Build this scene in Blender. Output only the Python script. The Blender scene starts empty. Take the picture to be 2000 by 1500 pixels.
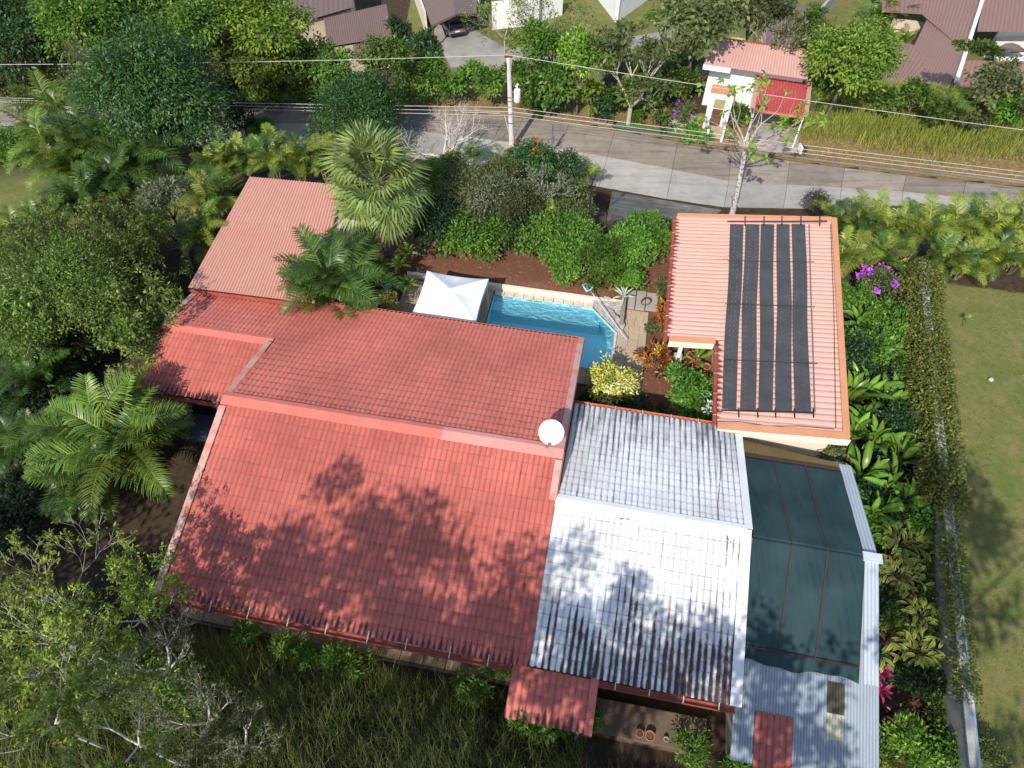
import bpy, math, random
import numpy as np
from mathutils import Vector, Matrix, Euler

R = math.radians
sc = bpy.context.scene
# ------------------------------------------------------------------ camera
FPX, PITCH, CAMH = 1389.0, R(53), 27.0
cam = bpy.data.cameras.new('camera'); camo = bpy.data.objects.new('camera', cam)
sc.collection.objects.link(camo); sc.camera = camo
camo.location = (0, 0, CAMH); camo.rotation_euler = (R(90) - PITCH, 0, 0)
cam.sensor_width = 36; cam.lens = 36 * FPX / 2000; cam.clip_start = .5; cam.clip_end = 900
# ------------------------------------------------------------------ light
SUN_EL, SUN_AZ = R(41), R(23)          # light travels forward and a little to the right
w = bpy.data.worlds.new('World'); sc.world = w; w.use_nodes = True
wt = w.node_tree; bg = wt.nodes['Background']
sky = wt.nodes.new('ShaderNodeTexSky'); sky.sky_type = 'NISHITA'; sky.sun_disc = False
sky.sun_elevation = SUN_EL; sky.sun_rotation = R(180) + SUN_AZ
wt.links.new(sky.outputs[0], bg.inputs[0]); bg.inputs[1].default_value = .15
sl = bpy.data.lights.new('sun', 'SUN'); sl.energy = 4.1; sl.angle = R(.53); sl.color = (1, .945, .86)
so = bpy.data.objects.new('sun', sl); sc.collection.objects.link(so)
LD = Vector((math.sin(SUN_AZ) * math.cos(SUN_EL), math.cos(SUN_AZ) * math.cos(SUN_EL), -math.sin(SUN_EL)))
so.rotation_euler = LD.to_track_quat('-Z', 'Y').to_euler(); so.location = (0, 0, 60)
vs = sc.view_settings; vs.view_transform = 'Standard'; vs.look = 'None'; vs.exposure = 0.32; vs.gamma = 1; vs.use_curve_mapping = False

# ------------------------------------------------------------------ coordinates
S_, C_ = math.sin(PITCH), math.cos(PITCH)
def at(px, py, z=0.):
    x = (px - 1000) / FPX; y = (py - 750) / FPX
    d = np.array([x, C_ - y * S_, -S_ - y * C_]); t = (z - CAMH) / d[2]
    return np.array([0, 0, CAMH]) + t * d
def pscale(p):
    return FPX / (p[1] * C_ - (p[2] - CAMH) * S_)
HA = R(-10.7); HU = np.array([math.cos(HA), math.sin(HA), 0]); HV = np.array([-math.sin(HA), math.cos(HA), 0]); HO = np.array([1.87, 13.56, 0])
def Hf(u, v, z): return HO + HU * u + HV * v + np.array([0, 0, z])
def touv(x, y):
    dx, dy = x - HO[0], y - HO[1]
    return dx * HU[0] + dy * HU[1], dx * HV[0] + dy * HV[1]
ROADZ, FARZ = -3.0, -12.0
def lerpc(pts):
    xs = np.array([p[0] for p in pts]); ys = np.array([p[1] for p in pts]); return lambda x: np.interp(x, xs, ys)
def road_curve(px):
    p = [at(a, b, ROADZ) for a, b in px]; f = lerpc([(q[0], q[1]) for q in p]); return f
_rt = [(-400, 196), (300, 203), (640, 205), (800, 214), (1000, 228), (1150, 245), (1300, 272), (1480, 306), (1750, 340), (2000, 366), (2500, 420)]
_rm = [(-400, 240), (300, 240), (640, 240), (800, 253), (932, 269), (1107, 292), (1260, 319), (1422, 353), (1750, 372), (2000, 396), (2500, 455)]
_rb = [(-400, 285), (300, 285), (640, 288), (800, 308), (940, 322), (1107, 352), (1260, 381), (1405, 404), (1734, 410), (2000, 432), (2500, 500)]
y_top, y_mid, y_bot = road_curve(_rt), road_curve(_rm), road_curve(_rb)
def sstep(a, b, x):
    t = np.clip((x - a) / (b - a), 0, 1); return t * t * (3 - 2 * t)
def terrain(x, y):
    x = np.asarray(x, float); y = np.asarray(y, float)
    u, v = touv(x, y); yb, yt = y_bot(x), y_top(x)
    z = np.zeros(np.broadcast(x, y).shape)
    raised = .3 * sstep(12.3, 12.5, v) * (1 - sstep(1.2, 1.6, u)) * sstep(-12, -9.9, u)
    z = z + raised
    t = np.clip((y - (yb - 8.5)) / 8.0, 0, 1)
    z = z * (1 - t) + (ROADZ) * sstep(0, 1, t) * 1.0
    lot = 3 + 7 * sstep(6, 10, x)
    z = np.where(y > yb - .5, ROADZ - .05, z)
    f = sstep(0, 16, y - (yt + lot)); z = np.where(y > yt, ROADZ - .02 + (FARZ - ROADZ) * f, z)
    vb = np.where(u < -1.2, -7.45, np.where(u < 2.4, -8.1, np.where(u < 6.8, -9.2, -8.9)))
    z = z + np.clip((vb - v) * .75, 0, 4) + .5 * np.clip(vb - v - 5.5, 0, 12)
    z = z - 2.6 * ((u > -5.5) & (u < 1.9) & (v > 7.5) & (v < 12.2))
    return z
def ground(px, py, zc=0., n=12):
    z = 0.
    for _ in range(n):
        p = at(px, py, z + zc); z = .5 * z + .5 * float(terrain(p[0], p[1]))
    return p, float(terrain(p[0], p[1]))

# ------------------------------------------------------------------ object helpers
COL = sc.collection
def link(o): COL.objects.link(o); return o
def tag(o, label=None, cat=None, group=None, kind=None):
    if label: o['label'] = label
    if cat: o['category'] = cat
    if group: o['group'] = group
    if kind: o['kind'] = kind
    return o
def empty(name, loc, label=None, cat=None, group=None, rz=0, kind=None):
    o = link(bpy.data.objects.new(name, None)); o.empty_display_size = .3
    o.location = loc; o.rotation_euler = (0, 0, rz)
    return tag(o, label, cat, group, kind)
def attach(o, parent, world=True):
    o.parent = parent
    if world and parent is not None:
        def wl(q): return q.location.copy() if q.parent is None else wl(q.parent) + q.matrix_parent_inverse.translation + q.location
        o.matrix_parent_inverse = Matrix.Translation(-wl(parent))
    return o
def mk(name, me, mat=None, parent=None, world=True):
    if mat is not None and not me.materials: me.materials.append(mat)
    o = link(bpy.data.objects.new(name, me))
    if parent is not None: attach(o, parent, world)
    return o
def npmesh(name, verts, faces, attrs=None, smooth=False):
    me = bpy.data.meshes.new(name); verts = np.ascontiguousarray(verts, np.float32); faces = np.ascontiguousarray(faces, np.int32)
    nf, k = faces.shape
    me.vertices.add(len(verts)); me.vertices.foreach_set('co', verts.ravel())
    me.loops.add(nf * k); me.loops.foreach_set('vertex_index', faces.ravel())
    me.polygons.add(nf); me.polygons.foreach_set('loop_start', np.arange(0, nf * k, k, dtype=np.int32))
    for an, a in (attrs or {}).items():
        at_ = me.attributes.new(an, 'FLOAT', 'POINT'); at_.data.foreach_set('value', np.ascontiguousarray(a, np.float32))
    if smooth: me.polygons.foreach_set('use_smooth', np.ones(nf, bool))
    me.update(calc_edges=True); me.validate(); return me
class MB:
    def __init__(s): s.v = []; s.f = []
    def add(s, vs_, fs):
        b = len(s.v); s.v += [tuple(map(float, q)) for q in vs_]; s.f += [tuple(i + b for i in f) for f in fs]; return s
    def hexa(s, p): return s.add(p, [(0, 3, 2, 1), (4, 5, 6, 7), (0, 1, 5, 4), (1, 2, 6, 5), (2, 3, 7, 6), (3, 0, 4, 7)])
    def box(s, c, d, rz=0):
        cx, cy, cz = c; a, b, e = d[0] / 2, d[1] / 2, d[2] / 2; co, si = math.cos(rz), math.sin(rz)
        P = [(cx + x * co - y * si, cy + x * si + y * co, cz + z) for z in (-e, e) for x, y in ((-a, -b), (a, -b), (a, b), (-a, b))]
        return s.hexa(P)
    def hb(s, u0, u1, v0, v1, z0, z1):
        return s.hexa([Hf(u, v, z) for z in (z0, z1) for u, v in ((u0, v0), (u1, v0), (u1, v1), (u0, v1))])
    def slab(s, poly, th, n=None):          # polygon (top, ccw) given thickness downwards
        k = len(poly); P = [np.array(p, float) for p in poly]; off = np.array(n if n is not None else (0, 0, 1.)) * th
        return s.add(P + [p - off for p in P], [tuple(range(k)), tuple(range(2 * k - 1, k - 1, -1))] + [(i, i + k, (i + 1) % k + k, (i + 1) % k) for i in range(k)])
    def tube(s, pts, rad, n=6, cap=True):
        pts = [np.array(p, float) for p in pts]; m = len(pts)
        if not hasattr(rad, '__len__'): rad = [rad] * m
        V_ = []; prev = None
        for i in range(m):
            d = pts[min(i + 1, m - 1)] - pts[max(i - 1, 0)]; d /= np.linalg.norm(d) + 1e-9
            a = np.cross(d, (0, 0, 1.)) if abs(d[2]) < .95 else np.cross(d, (0, 1., 0))
            if prev is not None:
                q = prev - d * prev.dot(d)
                if np.linalg.norm(q) > 1e-6: a = q
            a /= np.linalg.norm(a); b = np.cross(d, a); prev = a
            for j in range(n):
                t = 2 * math.pi * j / n; V_.append(pts[i] + rad[i] * (a * math.cos(t) + b * math.sin(t)))
        F_ = [(i * n + j, i * n + (j + 1) % n, (i + 1) * n + (j + 1) % n, (i + 1) * n + j) for i in range(m - 1) for j in range(n)]
        if cap: F_ += [tuple(range(n - 1, -1, -1)), tuple(range((m - 1) * n, m * n))]
        return s.add(V_, F_)
    def lathe(s, prof, c=(0, 0, 0), n=16):
        V_ = [(c[0] + r * math.cos(2 * math.pi * j / n), c[1] + r * math.sin(2 * math.pi * j / n), c[2] + z) for r, z in prof for j in range(n)]
        F_ = [(i * n + j, i * n + (j + 1) % n, (i + 1) * n + (j + 1) % n, (i + 1) * n + j) for i in range(len(prof) - 1) for j in range(n)]
        return s.add(V_, F_)
    def mesh(s, name, smooth=False, angle=40):
        me = bpy.data.meshes.new(name); me.from_pydata(s.v, [], s.f)
        if smooth:
            me.polygons.foreach_set('use_smooth', np.ones(len(me.polygons), bool)); me.set_sharp_from_angle(angle=R(angle))
        me.update(); return me
    def build(s, name, mat, parent=None, smooth=False, world=True, bevel=0, angle=40):
        o = mk(name, s.mesh(name, smooth, angle), mat, parent, world)
        if bevel:
            m = o.modifiers.new('bevel', 'BEVEL'); m.width = bevel; m.segments = 2; m.limit_method = 'ANGLE'
        return o

# ------------------------------------------------------------------ materials
class NT:
    def __init__(s, name):
        s.m = bpy.data.materials.new(name); s.m.use_nodes = True; s.t = s.m.node_tree
        s.p = s.t.nodes['Principled BSDF']; s.out = s.t.nodes['Material Output']
    def n(s, typ, **kw):
        nd = s.t.nodes.new(typ)
        for k, v in kw.items():
            if k.startswith('_'): setattr(nd, k[1:], v)
            else:
                i = nd.inputs[int(k[1:])] if k[0] == 'i' and k[1:].isdigit() else nd.inputs[k.replace('__', ' ')]
                if isinstance(v, bpy.types.NodeSocket): s.t.links.new(v, i)
                else: i.default_value = v
        return nd
    def l(s, a, b): s.t.links.new(a, b)
    def coord(s, which='Object'): return s.n('ShaderNodeTexCoord').outputs[which]
    def noise(s, scale, vec=None, detail=4, rough=.55):
        nd = s.n('ShaderNodeTexNoise', Scale=scale, Detail=detail, Roughness=rough)
        s.l(vec if vec is not None else s.coord(), nd.inputs['Vector']); return nd.outputs['Fac']
    def ramp(s, fac, a, b, ca=(0, 0, 0, 1), cb=(1, 1, 1, 1)):
        r = s.n('ShaderNodeValToRGB'); s.l(fac, r.inputs[0]); e = r.color_ramp.elements
        e[0].position = a; e[1].position = b; e[0].color = ca; e[1].color = cb; return r.outputs[0]
    def mix(s, f, a, b, blend='MIX'):
        nd = s.n('ShaderNodeMix', _data_type='RGBA', _blend_type=blend)
        for sock, v in ((nd.inputs[0], f), (nd.inputs[6], a), (nd.inputs[7], b)):
            if isinstance(v, bpy.types.NodeSocket): s.l(v, sock)
            else: sock.default_value = v if not (hasattr(v, '__len__') and len(v) == 3) else (*v, 1)
        return nd.outputs[2]
    def math(s, op, a, b=0.):
        nd = s.n('ShaderNodeMath', _operation=op, _use_clamp=False)
        for i, v in enumerate((a, b)):
            if isinstance(v, bpy.types.NodeSocket): s.l(v, nd.inputs[i])
            else: nd.inputs[i].default_value = v
        return nd.outputs[0]
    def scalev(s, vec, sx):
        nd = s.n('ShaderNodeMapping'); s.l(vec, nd.inputs[0]); nd.inputs['Scale'].default_value = sx; return nd.outputs[0]
    def bump(s, h, strength=.3, dist=.02):
        b = s.n('ShaderNodeBump', Strength=strength, Distance=dist); s.l(h, b.inputs['Height']); s.l(b.outputs[0], s.p.inputs['Normal'])
    def color(s, c):
        if isinstance(c, bpy.types.NodeSocket): s.l(c, s.p.inputs['Base Color'])
        else: s.p.inputs['Base Color'].default_value = (*c[:3], 1)
    def set(s, rough=.6, metal=0, spec=.5):
        s.p.inputs['Roughness'].default_value = rough; s.p.inputs['Metallic'].default_value = metal; s.p.inputs['Specular IOR Level'].default_value = spec
        return s.m
_mc = {}
def mat(name, c1, c2=None, scale=2., rough=.7, metal=0, spec=.4, fine=.15, bump=0., bscale=30., a=.35, b=.7):
    if name in _mc: return _mc[name]
    t = NT(name); c2 = c2 or tuple(x * .8 for x in c1)
    base = t.mix(t.ramp(t.noise(scale, detail=6), a, b), c1, c2)
    if fine:
        fn = t.ramp(t.noise(bscale, detail=3), .3, .7, (1 - fine,) * 3 + (1,), (1 + fine * .6,) * 3 + (1,))
        base = t.mix(1., base, fn, 'MULTIPLY')
    t.color(base)
    if bump: t.bump(t.noise(bscale, detail=5), bump)
    _mc[name] = t.set(rough, metal, spec); return _mc[name]

def roofmat(name, c1, c2, stain_shade=(.02, .012, .012), edge=0., streak=0., mid=0., rough=.55, dirt=.15, cap=1., lines=0., lw=.35, bigk=1.1, side=0., cell=0.):
    t = NT(name); uv = t.n('ShaderNodeUVMap').outputs[0]
    sep = t.n('ShaderNodeSeparateXYZ'); t.l(uv, sep.inputs[0]); vv = sep.outputs[1]
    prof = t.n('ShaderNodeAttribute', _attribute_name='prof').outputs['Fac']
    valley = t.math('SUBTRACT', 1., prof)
    base = t.mix(t.ramp(t.noise(.5, detail=5), .35, .7), c1, c2)
    str_ = t.noise(1., t.scalev(uv, (14, 1.1, 1)), detail=4)
    base = t.mix(t.math('MULTIPLY', t.ramp(str_, .45, .8), dirt), base, tuple(x * .55 for x in c1))
    fn = t.ramp(t.noise(22, detail=3), .3, .75, (.9, .9, .9, 1), (1.07, 1.07, 1.07, 1)); base = t.mix(1., base, fn, 'MULTIPLY')
    if cell:
        wv = t.n('ShaderNodeTexWhiteNoise', _noise_dimensions='2D'); cx = t.n('ShaderNodeCombineXYZ'); t.l(t.math('FLOOR', t.math('DIVIDE', sep.outputs[0], .2)), cx.inputs[0]); t.l(t.math('FLOOR', t.math('DIVIDE', vv, lines)), cx.inputs[1]); t.l(cx.outputs[0], wv.inputs['Vector'])
        cv = t.ramp(wv.outputs[0], 0, 1, (1 - cell,) * 3 + (1,), (1 + cell * .7,) * 3 + (1,)); base = t.mix(1., base, cv, 'MULTIPLY')
        pt = t.ramp(t.noise(.28, detail=6, rough=.6), .36, .66, (.80, .78, .77, 1), (1.08, 1.1, 1.12, 1)); base = t.mix(1., base, pt, 'MULTIPLY')
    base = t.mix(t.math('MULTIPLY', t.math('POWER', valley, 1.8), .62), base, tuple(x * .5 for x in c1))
    if edge:  # eave band: mould, but on the pink tile roof painted tile-end shading
        g = t.n('ShaderNodeMapRange', i1=edge, i2=0., i3=0., i4=1.); t.l(vv, g.inputs[0]); g.interpolation_type = 'SMOOTHSTEP'
        nz = t.noise(1., t.scalev(uv, (5.5, 1.3, 1)), detail=7, rough=.75); big = t.noise(1., t.scalev(uv, (.75, .55, 1)), detail=3)
        wn = t.n('ShaderNodeTexWhiteNoise', _noise_dimensions='1D'); t.l(t.math('FLOOR', t.math('DIVIDE', sep.outputs[0], .2)), wn.inputs['W'])
        k = t.math('ADD', t.math('MULTIPLY', g.outputs[0], .62), t.math('MULTIPLY', t.math('SUBTRACT', nz, .5), 1.3))
        k = t.math('ADD', k, t.math('MULTIPLY', t.math('SUBTRACT', big, .5), bigk)); k = t.math('ADD', k, t.math('MULTIPLY', t.math('SUBTRACT', wn.outputs[0], .5), .34))
        k = t.math('ADD', k, t.math('MULTIPLY', t.math('SUBTRACT', t.math('SUBTRACT', 1., t.math('POWER', prof, 3.)), .5), .42))
        if side: k = t.math('ADD', k, t.math('MULTIPLY', t.math('SUBTRACT', t.math('DIVIDE', sep.outputs[0], 6.5), .45), side))
        base = t.mix(t.math('MULTIPLY', t.ramp(k, .38, .68), cap), base, stain_shade)
    if lines:  # course lines: mould in front, step shadow put into the colour at the back
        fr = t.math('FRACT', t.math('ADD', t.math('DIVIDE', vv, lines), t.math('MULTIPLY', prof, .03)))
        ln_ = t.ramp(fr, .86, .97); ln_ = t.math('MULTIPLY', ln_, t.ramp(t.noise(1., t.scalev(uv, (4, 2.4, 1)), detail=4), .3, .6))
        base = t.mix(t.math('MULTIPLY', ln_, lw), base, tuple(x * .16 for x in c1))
    if streak:
        nz = t.noise(1., t.scalev(uv, (7, .55, 1)), detail=6, rough=.65); blot = t.noise(.55, detail=3)
        g = t.n('ShaderNodeMapRange', i1=0., i2=mid, i3=0., i4=1.); t.l(vv, g.inputs[0])
        k = t.math('ADD', t.math('MULTIPLY', nz, .8), t.math('MULTIPLY', blot, .45))
        k = t.math('SUBTRACT', t.math('ADD', k, t.math('MULTIPLY', valley, .22)), t.math('MULTIPLY', g.outputs[0], .2))
        base = t.mix(t.math('MULTIPLY', t.ramp(k, .53, .78), streak), base, (.05, .05, .055))
    t.color(base); return t.set(rough, 0, .35)

def leafmat(name, dark, midc, light, rough=.5, trans=.4, spec=.35):
    dark, midc, light = [tuple(min(.9, x * 1.55) for x in c) for c in (dark, midc, light)]
    t = NT(name); a = t.n('ShaderNodeAttribute', _attribute_name='lv').outputs['Fac']
    r = t.n('ShaderNodeValToRGB'); t.l(a, r.inputs[0]); e = r.color_ramp.elements
    e[0].color = (*dark, 1); e[1].color = (*light, 1); e[0].position = .05; e[1].position = .95; m_ = e.new(.5); m_.color = (*midc, 1)
    oi = t.n('ShaderNodeObjectInfo').outputs['Random']
    hs = t.n('ShaderNodeHueSaturation', Saturation=1., Fac=1.); t.l(r.outputs[0], hs.inputs['Color'])
    mr = t.n('ShaderNodeMapRange', i1=0., i2=1., i3=.66, i4=1.3); t.l(oi, mr.inputs[0]); t.l(mr.outputs[0], hs.inputs['Value'])
    mr2 = t.n('ShaderNodeMapRange', i1=0., i2=1., i3=.488, i4=.512); t.l(oi, mr2.inputs[0]); t.l(mr2.outputs[0], hs.inputs['Hue'])
    c = hs.outputs[0]; t.color(c); t.set(rough, 0, spec)
    tr = t.n('ShaderNodeBsdfTranslucent'); t.l(t.mix(.35, c, (.35, .45, .04)), tr.inputs[0])
    ms = t.n('ShaderNodeMixShader'); ms.inputs[0].default_value = trans
    t.l(t.p.outputs[0], ms.inputs[1]); t.l(tr.outputs[0], ms.inputs[2]); t.l(ms.outputs[0], t.out.inputs[0]); return t.m

M = {}
M['red'] = roofmat('red_tile_roof', (.60, .168, .126), (.53, .135, .10), edge=.7, dirt=.3, stain_shade=(.05, .02, .018), lines=.43, lw=.34, cell=.09, bigk=.5, cap=.85)
M['redback'] = roofmat('red_tile_roof_back', (.68, .20, .15), (.63, .175, .13), dirt=.25, lines=.36, lw=.85, cell=.08)  # dark course lines here are painted shadow of the tile steps
M['white_front'] = roofmat('white_painted_roof_front', (.86, .86, .85), (.78, .77, .74), edge=4.4, dirt=.2, stain_shade=(.05, .025, .027), cap=.96, lines=.43, lw=.6, cell=.05, side=.3)
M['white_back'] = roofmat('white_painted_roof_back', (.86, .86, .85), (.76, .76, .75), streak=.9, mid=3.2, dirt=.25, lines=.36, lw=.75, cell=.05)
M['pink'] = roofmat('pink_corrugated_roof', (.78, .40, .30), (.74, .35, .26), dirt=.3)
M['pink_tile'] = roofmat('pink_tile_roof', (.76, .44, .35), (.73, .40, .31), dirt=.2, edge=.35, stain_shade=(.2, .04, .03))  # dark red lower edge: shading at the tile ends put into the colour
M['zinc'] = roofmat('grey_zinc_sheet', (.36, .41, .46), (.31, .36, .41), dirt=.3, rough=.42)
M['zinc_light'] = roofmat('pale_zinc_sheet', (.50, .56, .62), (.44, .5, .56), dirt=.25, rough=.42)
M['yellowed'] = roofmat('yellowed_fibreglass', (.23, .17, .065), (.17, .125, .05), dirt=.7)
M['old_fibreglass'] = roofmat('mouldy_fibreglass', (.12, .11, .06), (.05, .045, .03), dirt=.8)
M['cream_fibreglass'] = roofmat('cream_fibreglass', (.66, .63, .45), (.58, .54, .38), dirt=.3)
M['brown'] = roofmat('brown_metal_roof', (.30, .175, .135), (.275, .16, .125), dirt=.12, rough=.5)
M['brown2'] = roofmat('dark_brown_metal_roof', (.21, .14, .118), (.19, .125, .105), dirt=.15, rough=.45)
M['gate_pink'] = roofmat('faded_pink_sheet', (.72, .42, .36), (.66, .37, .31), dirt=.35)
M['gate_red'] = roofmat('crimson_sheet', (.50, .09, .085), (.44, .075, .075), dirt=.25)
M['ridge'] = mat('ridge_cap_red', (.63, .185, .14), (.57, .155, .115), 1.2, .55, bscale=20)
M['flash'] = mat('faded_pink_flashing', (.56, .36, .30), (.60, .22, .16), 1.6, .55, a=.45, b=.6)
M['gutter'] = mat('orange_gutter', (.60, .20, .10), (.5, .14, .075), 2, .45)
M['gutter_dk'] = mat('rust_red_gutter', (.38, .10, .06), (.3, .07, .05), 2, .45)
M['orange'] = mat('orange_trim', (.66, .31, .16), (.6, .26, .14), 1.5, .6)
M['cream'] = mat('cream_paint', (.78, .70, .58), (.72, .62, .5), .7, .7)
M['white'] = mat('white_paint', (.82, .82, .80), (.74, .74, .72), .8, .6, fine=.06)
M['wallcream'] = mat('house_wall', (.62, .52, .40), (.55, .45, .34), .6, .85)
M['black'] = mat('black_plastic', (.018, .018, .02), (.03, .03, .032), 3, .45)
M['matblack'] = mat('solar_mat_rubber', (.058, .059, .061), (.085, .086, .087), 1.2, .5, bump=.15)
M['steel'] = mat('galvanised_steel', (.55, .57, .6), (.42, .44, .47), 5, .35, .8)
M['concrete'] = mat('concrete_light', (.40, .375, .34), (.31, .285, .255), .9, .9, fine=.2, bump=.2)
M['concrete_old'] = mat('concrete_brown', (.29, .24, .195), (.19, .16, .13), .7, .9, fine=.22, bump=.25)
M['concrete_dark'] = mat('concrete_dark', (.12, .11, .10), (.20, .185, .165), 1.1, .9, fine=.25, bump=.25)
M['drive'] = mat('driveway_concrete', (.36, .335, .30), (.22, .20, .18), .55, .9, fine=.2)
M['paver'] = mat('sand_paver', (.52, .40, .26), (.40, .31, .21), 1.6, .8, fine=.25, bump=.3, bscale=24)
M['paver2'] = mat('sand_paver_worn', (.44, .35, .25), (.50, .40, .28), 2.2, .8, fine=.25, bump=.3, bscale=24)
M['coping'] = mat('pale_coping_stone', (.62, .58, .50), (.48, .44, .37), 3, .75, fine=.2, bump=.3)
M['rock'] = mat('flagstone', (.52, .48, .43), (.32, .29, .26), 3.5, .85, fine=.25, bump=.5, bscale=12)
M['terracotta'] = mat('terracotta', (.50, .19, .10), (.42, .16, .09), 4, .8)
M['tilepath'] = mat('terrace_tile', (.30, .23, .155), (.24, .18, .12), 2.2, .5, fine=.12)
M['wood'] = mat('brown_wood', (.17, .075, .04), (.11, .05, .03), 4, .7)
M['brickbrown'] = mat('brown_cement_ledge', (.17, .115, .075), (.13, .09, .06), 2, .9, fine=.25, bump=.3)
M['bark'] = mat('bark_grey_brown', (.17, .13, .10), (.10, .08, .06), 6, .95, fine=.3)
M['barkpale'] = mat('pale_bare_bark', (.50, .44, .37), (.36, .31, .26), 7, .9, fine=.2)
M['barkwhite'] = mat('white_lichen_bark', (.58, .55, .50), (.24, .20, .17), 6, .9, a=.5, b=.58)
M['twig'] = mat('bleached_twig', (.66, .60, .53), (.50, .44, .38), 7, .9)
M['palmtrunk'] = mat('palm_stem', (.22, .20, .10), (.14, .12, .07), 8, .8)
M['pipe'] = mat('pale_blue_pipe', (.50, .58, .66), (.42, .5, .57), 2, .5)
M['wallgrey'] = mat('boundary_wall_render', (.46, .45, .41), (.35, .34, .31), .9, .9, fine=.25)
M['batten'] = mat('dark_red_batten', (.085, .03, .025), (.06, .022, .02), 3, .6)
M['tentcloth'] = mat('white_tent_cloth', (.86, .87, .88), (.80, .81, .83), .8, .75, fine=.03, bump=.5, bscale=3.5)
M['tyre'] = mat('tyre_rubber', (.015, .015, .015), None, 3, .8)
M['silver'] = mat('silver_car_paint', (.30, .31, .31), (.28, .29, .29), 1, .3, .6, fine=.02)
M['navy'] = mat('blue_grey_car_paint', (.10, .13, .18), (.09, .12, .16), 1, .3, .4, fine=.02)
M['glass'] = mat('dark_window_glass', (.012, .015, .018), (.02, .022, .026), 1, .08, 0, .6, fine=0)
M['tail'] = mat('red_tail_light', (.45, .015, .012), None, 3, .25)
M['blue'] = mat('pool_blue_plastic', (.05, .25, .42), (.06, .3, .5), 3, .4)
M['wire'] = mat('pale_cable', (.62, .60, .56), None, 3, .5, fine=0)
M['rust'] = mat('rusty_cap', (.14, .06, .04), (.09, .04, .03), 9, .8)
def roadmat(name, c1, c2, c3):
    t = NT(name); v = t.scalev(t.coord(), (.22, 2.2, 1)); a = t.noise(1., v, detail=6, rough=.65); b = t.noise(.8, detail=7, rough=.7); c = t.noise(30, detail=4)
    k = t.mix(t.ramp(b, .38, .66), c1, c2); k = t.mix(t.math('MULTIPLY', t.ramp(a, .48, .72), .65), k, c3); k = t.mix(t.math('MULTIPLY', t.ramp(t.noise(2.6, detail=5), .6, .72), .5), k, c3)
    k = t.mix(1., k, t.ramp(c, .3, .7, (.84, .84, .84, 1), (1.1, 1.1, 1.1, 1)), 'MULTIPLY'); t.color(k); t.bump(c, .2); return t.set(.9, 0, .3)
M['turf'] = mat('vivid_turf', (.07, .16, .028), (.09, .19, .035), 2, .95, fine=.3, bscale=60)
M['hose'] = mat('maroon_hose', (.12, .03, .03), None, 3, .5)
M['dish'] = mat('cream_dish', (.62, .60, .52), (.57, .55, .47), 1.5, .4, fine=.03)

# leaf palettes
L = {}
L['glossy'] = leafmat('leaf_dark_glossy', (.012, .035, .010), (.028, .070, .016), (.075, .14, .034), .45, .2, .35)
L['bright'] = leafmat('leaf_bright_green', (.030, .085, .012), (.075, .17, .022), (.17, .28, .045))
L['lime'] = leafmat('leaf_lime_green', (.045, .09, .012), (.12, .19, .024), (.24, .31, .05))
L['tuft'] = leafmat('leaf_young_yellow_green', (.055, .085, .012), (.15, .20, .025), (.30, .35, .06))
L['olive'] = leafmat('leaf_olive', (.030, .045, .016), (.075, .095, .032), (.16, .17, .07))
L['grey'] = leafmat('leaf_grey_green', (.04, .055, .03), (.10, .12, .065), (.2, .21, .13))
L['fine'] = leafmat('leaf_feathery_green', (.03, .06, .013), (.095, .155, .03), (.235, .30, .07))
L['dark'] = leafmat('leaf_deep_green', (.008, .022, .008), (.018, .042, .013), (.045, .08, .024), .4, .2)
L['far'] = leafmat('leaf_forest_green', (.028, .06, .012), (.07, .125, .022), (.15, .215, .045))
L['yellow'] = leafmat('leaf_variegated_yellow', (.10, .14, .02), (.42, .40, .07), (.72, .68, .30), .4, .25)
L['hedge'] = leafmat('leaf_hedge_yellow_green', (.035, .055, .012), (.12, .145, .028), (.30, .30, .08))
L['croton'] = leafmat('leaf_croton_red', (.04, .012, .008), (.18, .045, .012), (.48, .30, .05), .35, .2)
L['bloom'] = leafmat('bougainvillea_purple', (.16, .02, .24), (.30, .05, .42), (.46, .13, .58), .6, .3)
L['whitebloom'] = leafmat('white_flower', (.6, .6, .55), (.8, .8, .76), (.9, .9, .88), .6, .3)
L['flame'] = leafmat('red_yellow_flower', (.35, .02, .01), (.55, .12, .015), (.8, .5, .05), .5, .3)
L['magenta'] = leafmat('leaf_magenta', (.07, .006, .02), (.22, .015, .07), (.42, .04, .14), .35, .25)
L['palm'] = leafmat('palm_leaf_green', (.035, .06, .012), (.085, .14, .022), (.20, .24, .05), .35, .3)
L['palmsun'] = leafmat('palm_leaf_yellow_green', (.06, .09, .014), (.16, .21, .03), (.34, .34, .08), .35, .35)
L['palmdark'] = leafmat('palm_leaf_dark', (.018, .04, .010), (.042, .085, .018), (.11, .16, .035), .33, .25)
L['fan'] = leafmat('fan_palm_leaf', (.06, .085, .025), (.16, .21, .06), (.33, .36, .14), .4, .3)
L['banana'] = leafmat('banana_leaf', (.03, .075, .012), (.075, .165, .022), (.19, .30, .05), .3, .35)
L['agave'] = leafmat('agave_leaf', (.12, .17, .12), (.24, .30, .22), (.42, .47, .36), .5, .1)
L['ginger'] = leafmat('variegated_ginger_leaf', (.05, .075, .012), (.13, .16, .025), (.30, .31, .075), .4, .3)
L['dry'] = leafmat('dry_grass_blade', (.10, .075, .03), (.21, .16, .06), (.36, .28, .12), .7, .3)
L['grass'] = leafmat('tall_grass_blade', (.05, .068, .016), (.13, .16, .04), (.30, .31, .10), .55, .4)
L['field'] = leafmat('field_grass_blade', (.06, .075, .014), (.15, .165, .028), (.29, .26, .06), .6, .35)

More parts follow.
